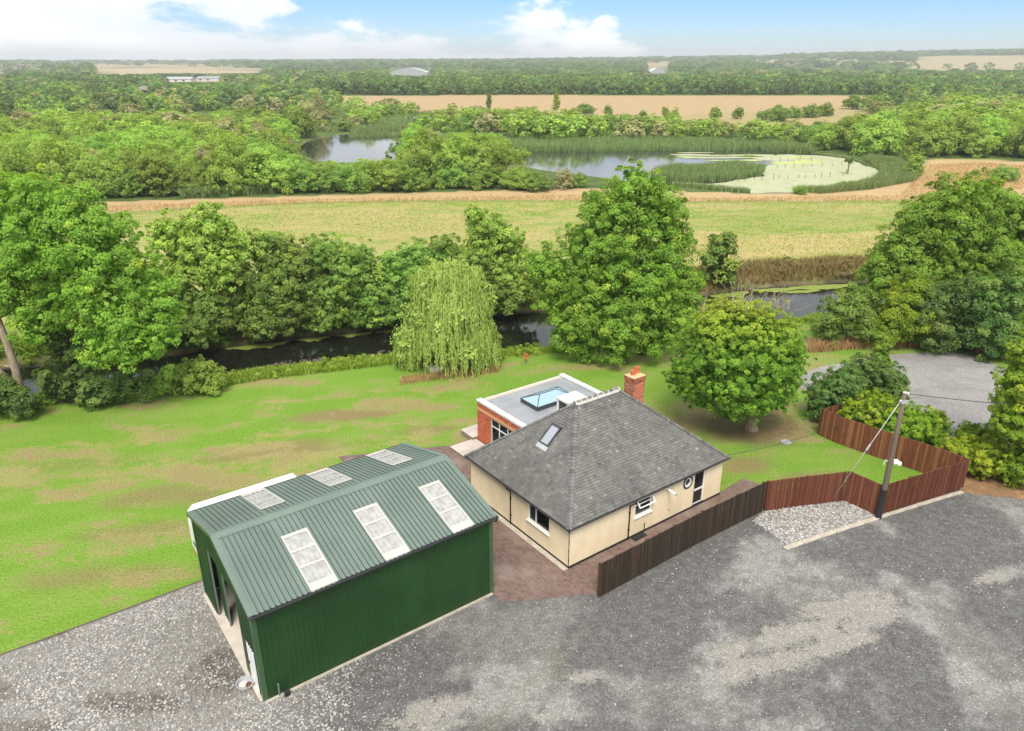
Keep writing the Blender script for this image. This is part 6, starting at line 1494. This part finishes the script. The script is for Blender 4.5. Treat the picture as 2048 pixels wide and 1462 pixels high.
MB().box(-3.2, 3.2, 0, 2.6, .6, 2.6).build('wall', M['post_wood'], hd); MB().box(-3.5, 3.5, -.4, 3.0, 2.6, 2.8).build('roof', M['grey_plastic'], hd); MB().box(-2.8, 2.8, -.03, 0, 1.7, 2.0).build('viewing_slot', M['black_paint'], hd)  # the slot is a black strip painting the dark of an opening
for x in (-3, 3): MB().box(x - .1, x + .1, .1, .3, -.3, .6).build('leg', M['post_wood'], hd)
q = P(417, 386); bb = thing('bird_box', 'wooden nest box on a tall pole in front of the scrub', 'bird box', q)
MB().tube([(0, 0, 0), (0, 0, 2.6)], .05, 6).build('pole', M['post_wood'], bb); MB().box(-.35, .35, -.25, .25, 2.6, 3.2).build('box', M['rust' if False else 'post_wood'], bb)
MB().add([(-.45, -.35, 3.2), (.45, -.35, 3.2), (.45, .35, 3.2), (-.45, .35, 3.2), (0, -.35, 3.55), (0, .35, 3.55)], [(3, 2, 1, 0), (0, 1, 4), (2, 3, 5), (1, 2, 5, 4), (3, 0, 4, 5)]).build('roof', M['pot'], bb)

# far buildings
def far_hall(px, by, wpx, hpx, label, curved=True):
    b = P(px, by); s = b[1] / F_PX; Wd, H = wpx * s, hpx * s * 1.02; o = thing('sports_hall', label, 'building', b); m = MB(); n = 14; D = 30
    pr_ = [(-Wd / 2 + Wd * k / n, H * (.45 + .55 * math.sin(math.pi * k / n)) if curved else H) for k in range(n + 1)]
    m.add([(x, 0, z) for x, z in pr_] + [(x, D, z) for x, z in pr_], [(k, k + 1, n + 2 + k, n + 1 + k) for k in range(n)]); m.build('roof', M['white_gel'], o)
    m = MB(); m.add([(x, .3, z) for x, z in pr_] + [(pr_[-1][0], .3, 0), (pr_[0][0], .3, 0)], [tuple(range(n + 2), ) + (n + 2,)]); m.add([(pr_[-1][0], .3, 0), (pr_[-1][0], D, 0), (pr_[-1][0], D, pr_[-1][1]), (pr_[-1][0], .3, pr_[-1][1])], [(0, 1, 2, 3)]); m.build('wall', M['grey_plastic'], o)
    return o
far_hall(817, 152, 70, 14, 'white barrel roofed sports hall among the far trees')
far_hall(1316, 149, 28, 11, 'small white barrel roofed hall far beyond the field')
def long_barn(px, by, wpx, hpx, label, wm, rm, name='farm_building'):
    b = P(px, by); s = b[1] / F_PX; Wd, H = wpx * s, hpx * s; o = thing(name, label, 'building', b)
    MB().box(-Wd / 2, Wd / 2, 0, 16, 0, H * .6).build('wall', M[wm], o)
    MB().add([(-Wd / 2 - .5, -.6, H * .58), (Wd / 2 + .5, -.6, H * .58), (Wd / 2 + .5, 16.6, H * .58), (-Wd / 2 - .5, 16.6, H * .58), (-Wd / 2 - .5, 8, H), (Wd / 2 + .5, 8, H)], [(0, 1, 5, 4), (2, 3, 4, 5), (1, 2, 5), (3, 0, 4), (3, 2, 1, 0)]).build('roof', M[rm], o)
    for k in range(max(2, int(Wd / 9))): x = -Wd / 2 + 3 + k * 9; MB().box(x, x + 3, -.08, 0, .8, H * .42).build('window', M['anthracite'], o)
    return o
long_barn(355, 164, 50, 9, 'long grey roofed farm shed beyond the left woods', 'coping', 'grey_plastic')
long_barn(415, 162, 40, 8, 'second grey roofed farm shed beside the longer one', 'coping', 'flat_roof')
long_barn(288, 190, 26, 15, 'red brick house with grey roof among the left trees', 'brick', 'ridge', 'brick_house')
for i, px in enumerate((800, 815, 858, 877, 912, 943, 1210, 1225)):
    b = P(px, 146 - (i > 5)); s = b[1] / F_PX; o = thing('floodlight_mast', 'thin pale floodlight mast rising above the far trees', 'mast', b, 0, 'floodlight masts by the sports hall')
    MB().tube([(0, 0, 0), (0, 0, 17 * s)], [.35, .22], 6).build('mast', M['coping'], o); MB().box(-1.2, 1.2, -.2, .2, 16.6 * s, 17.6 * s).build('lamp_head', M['coping'], o)

# the air: slight haze over the whole place
m, t = new_mat('haze_air'); pv_ = t.n('ShaderNodeVolumePrincipled'); pv_.inputs['Color'].default_value = (.95, .98, 1.0, 1); pv_.inputs['Density'].default_value = .00019; pv_.inputs['Anisotropy'].default_value = .2
t.l(pv_.outputs[0], t.n('ShaderNodeOutputMaterial').inputs['Volume'])
tag(MB().box(-8200, 8200, -60, 9400, -4, 110).build('haze', m), 'thin pale haze over the far country', None, None, 'stuff')
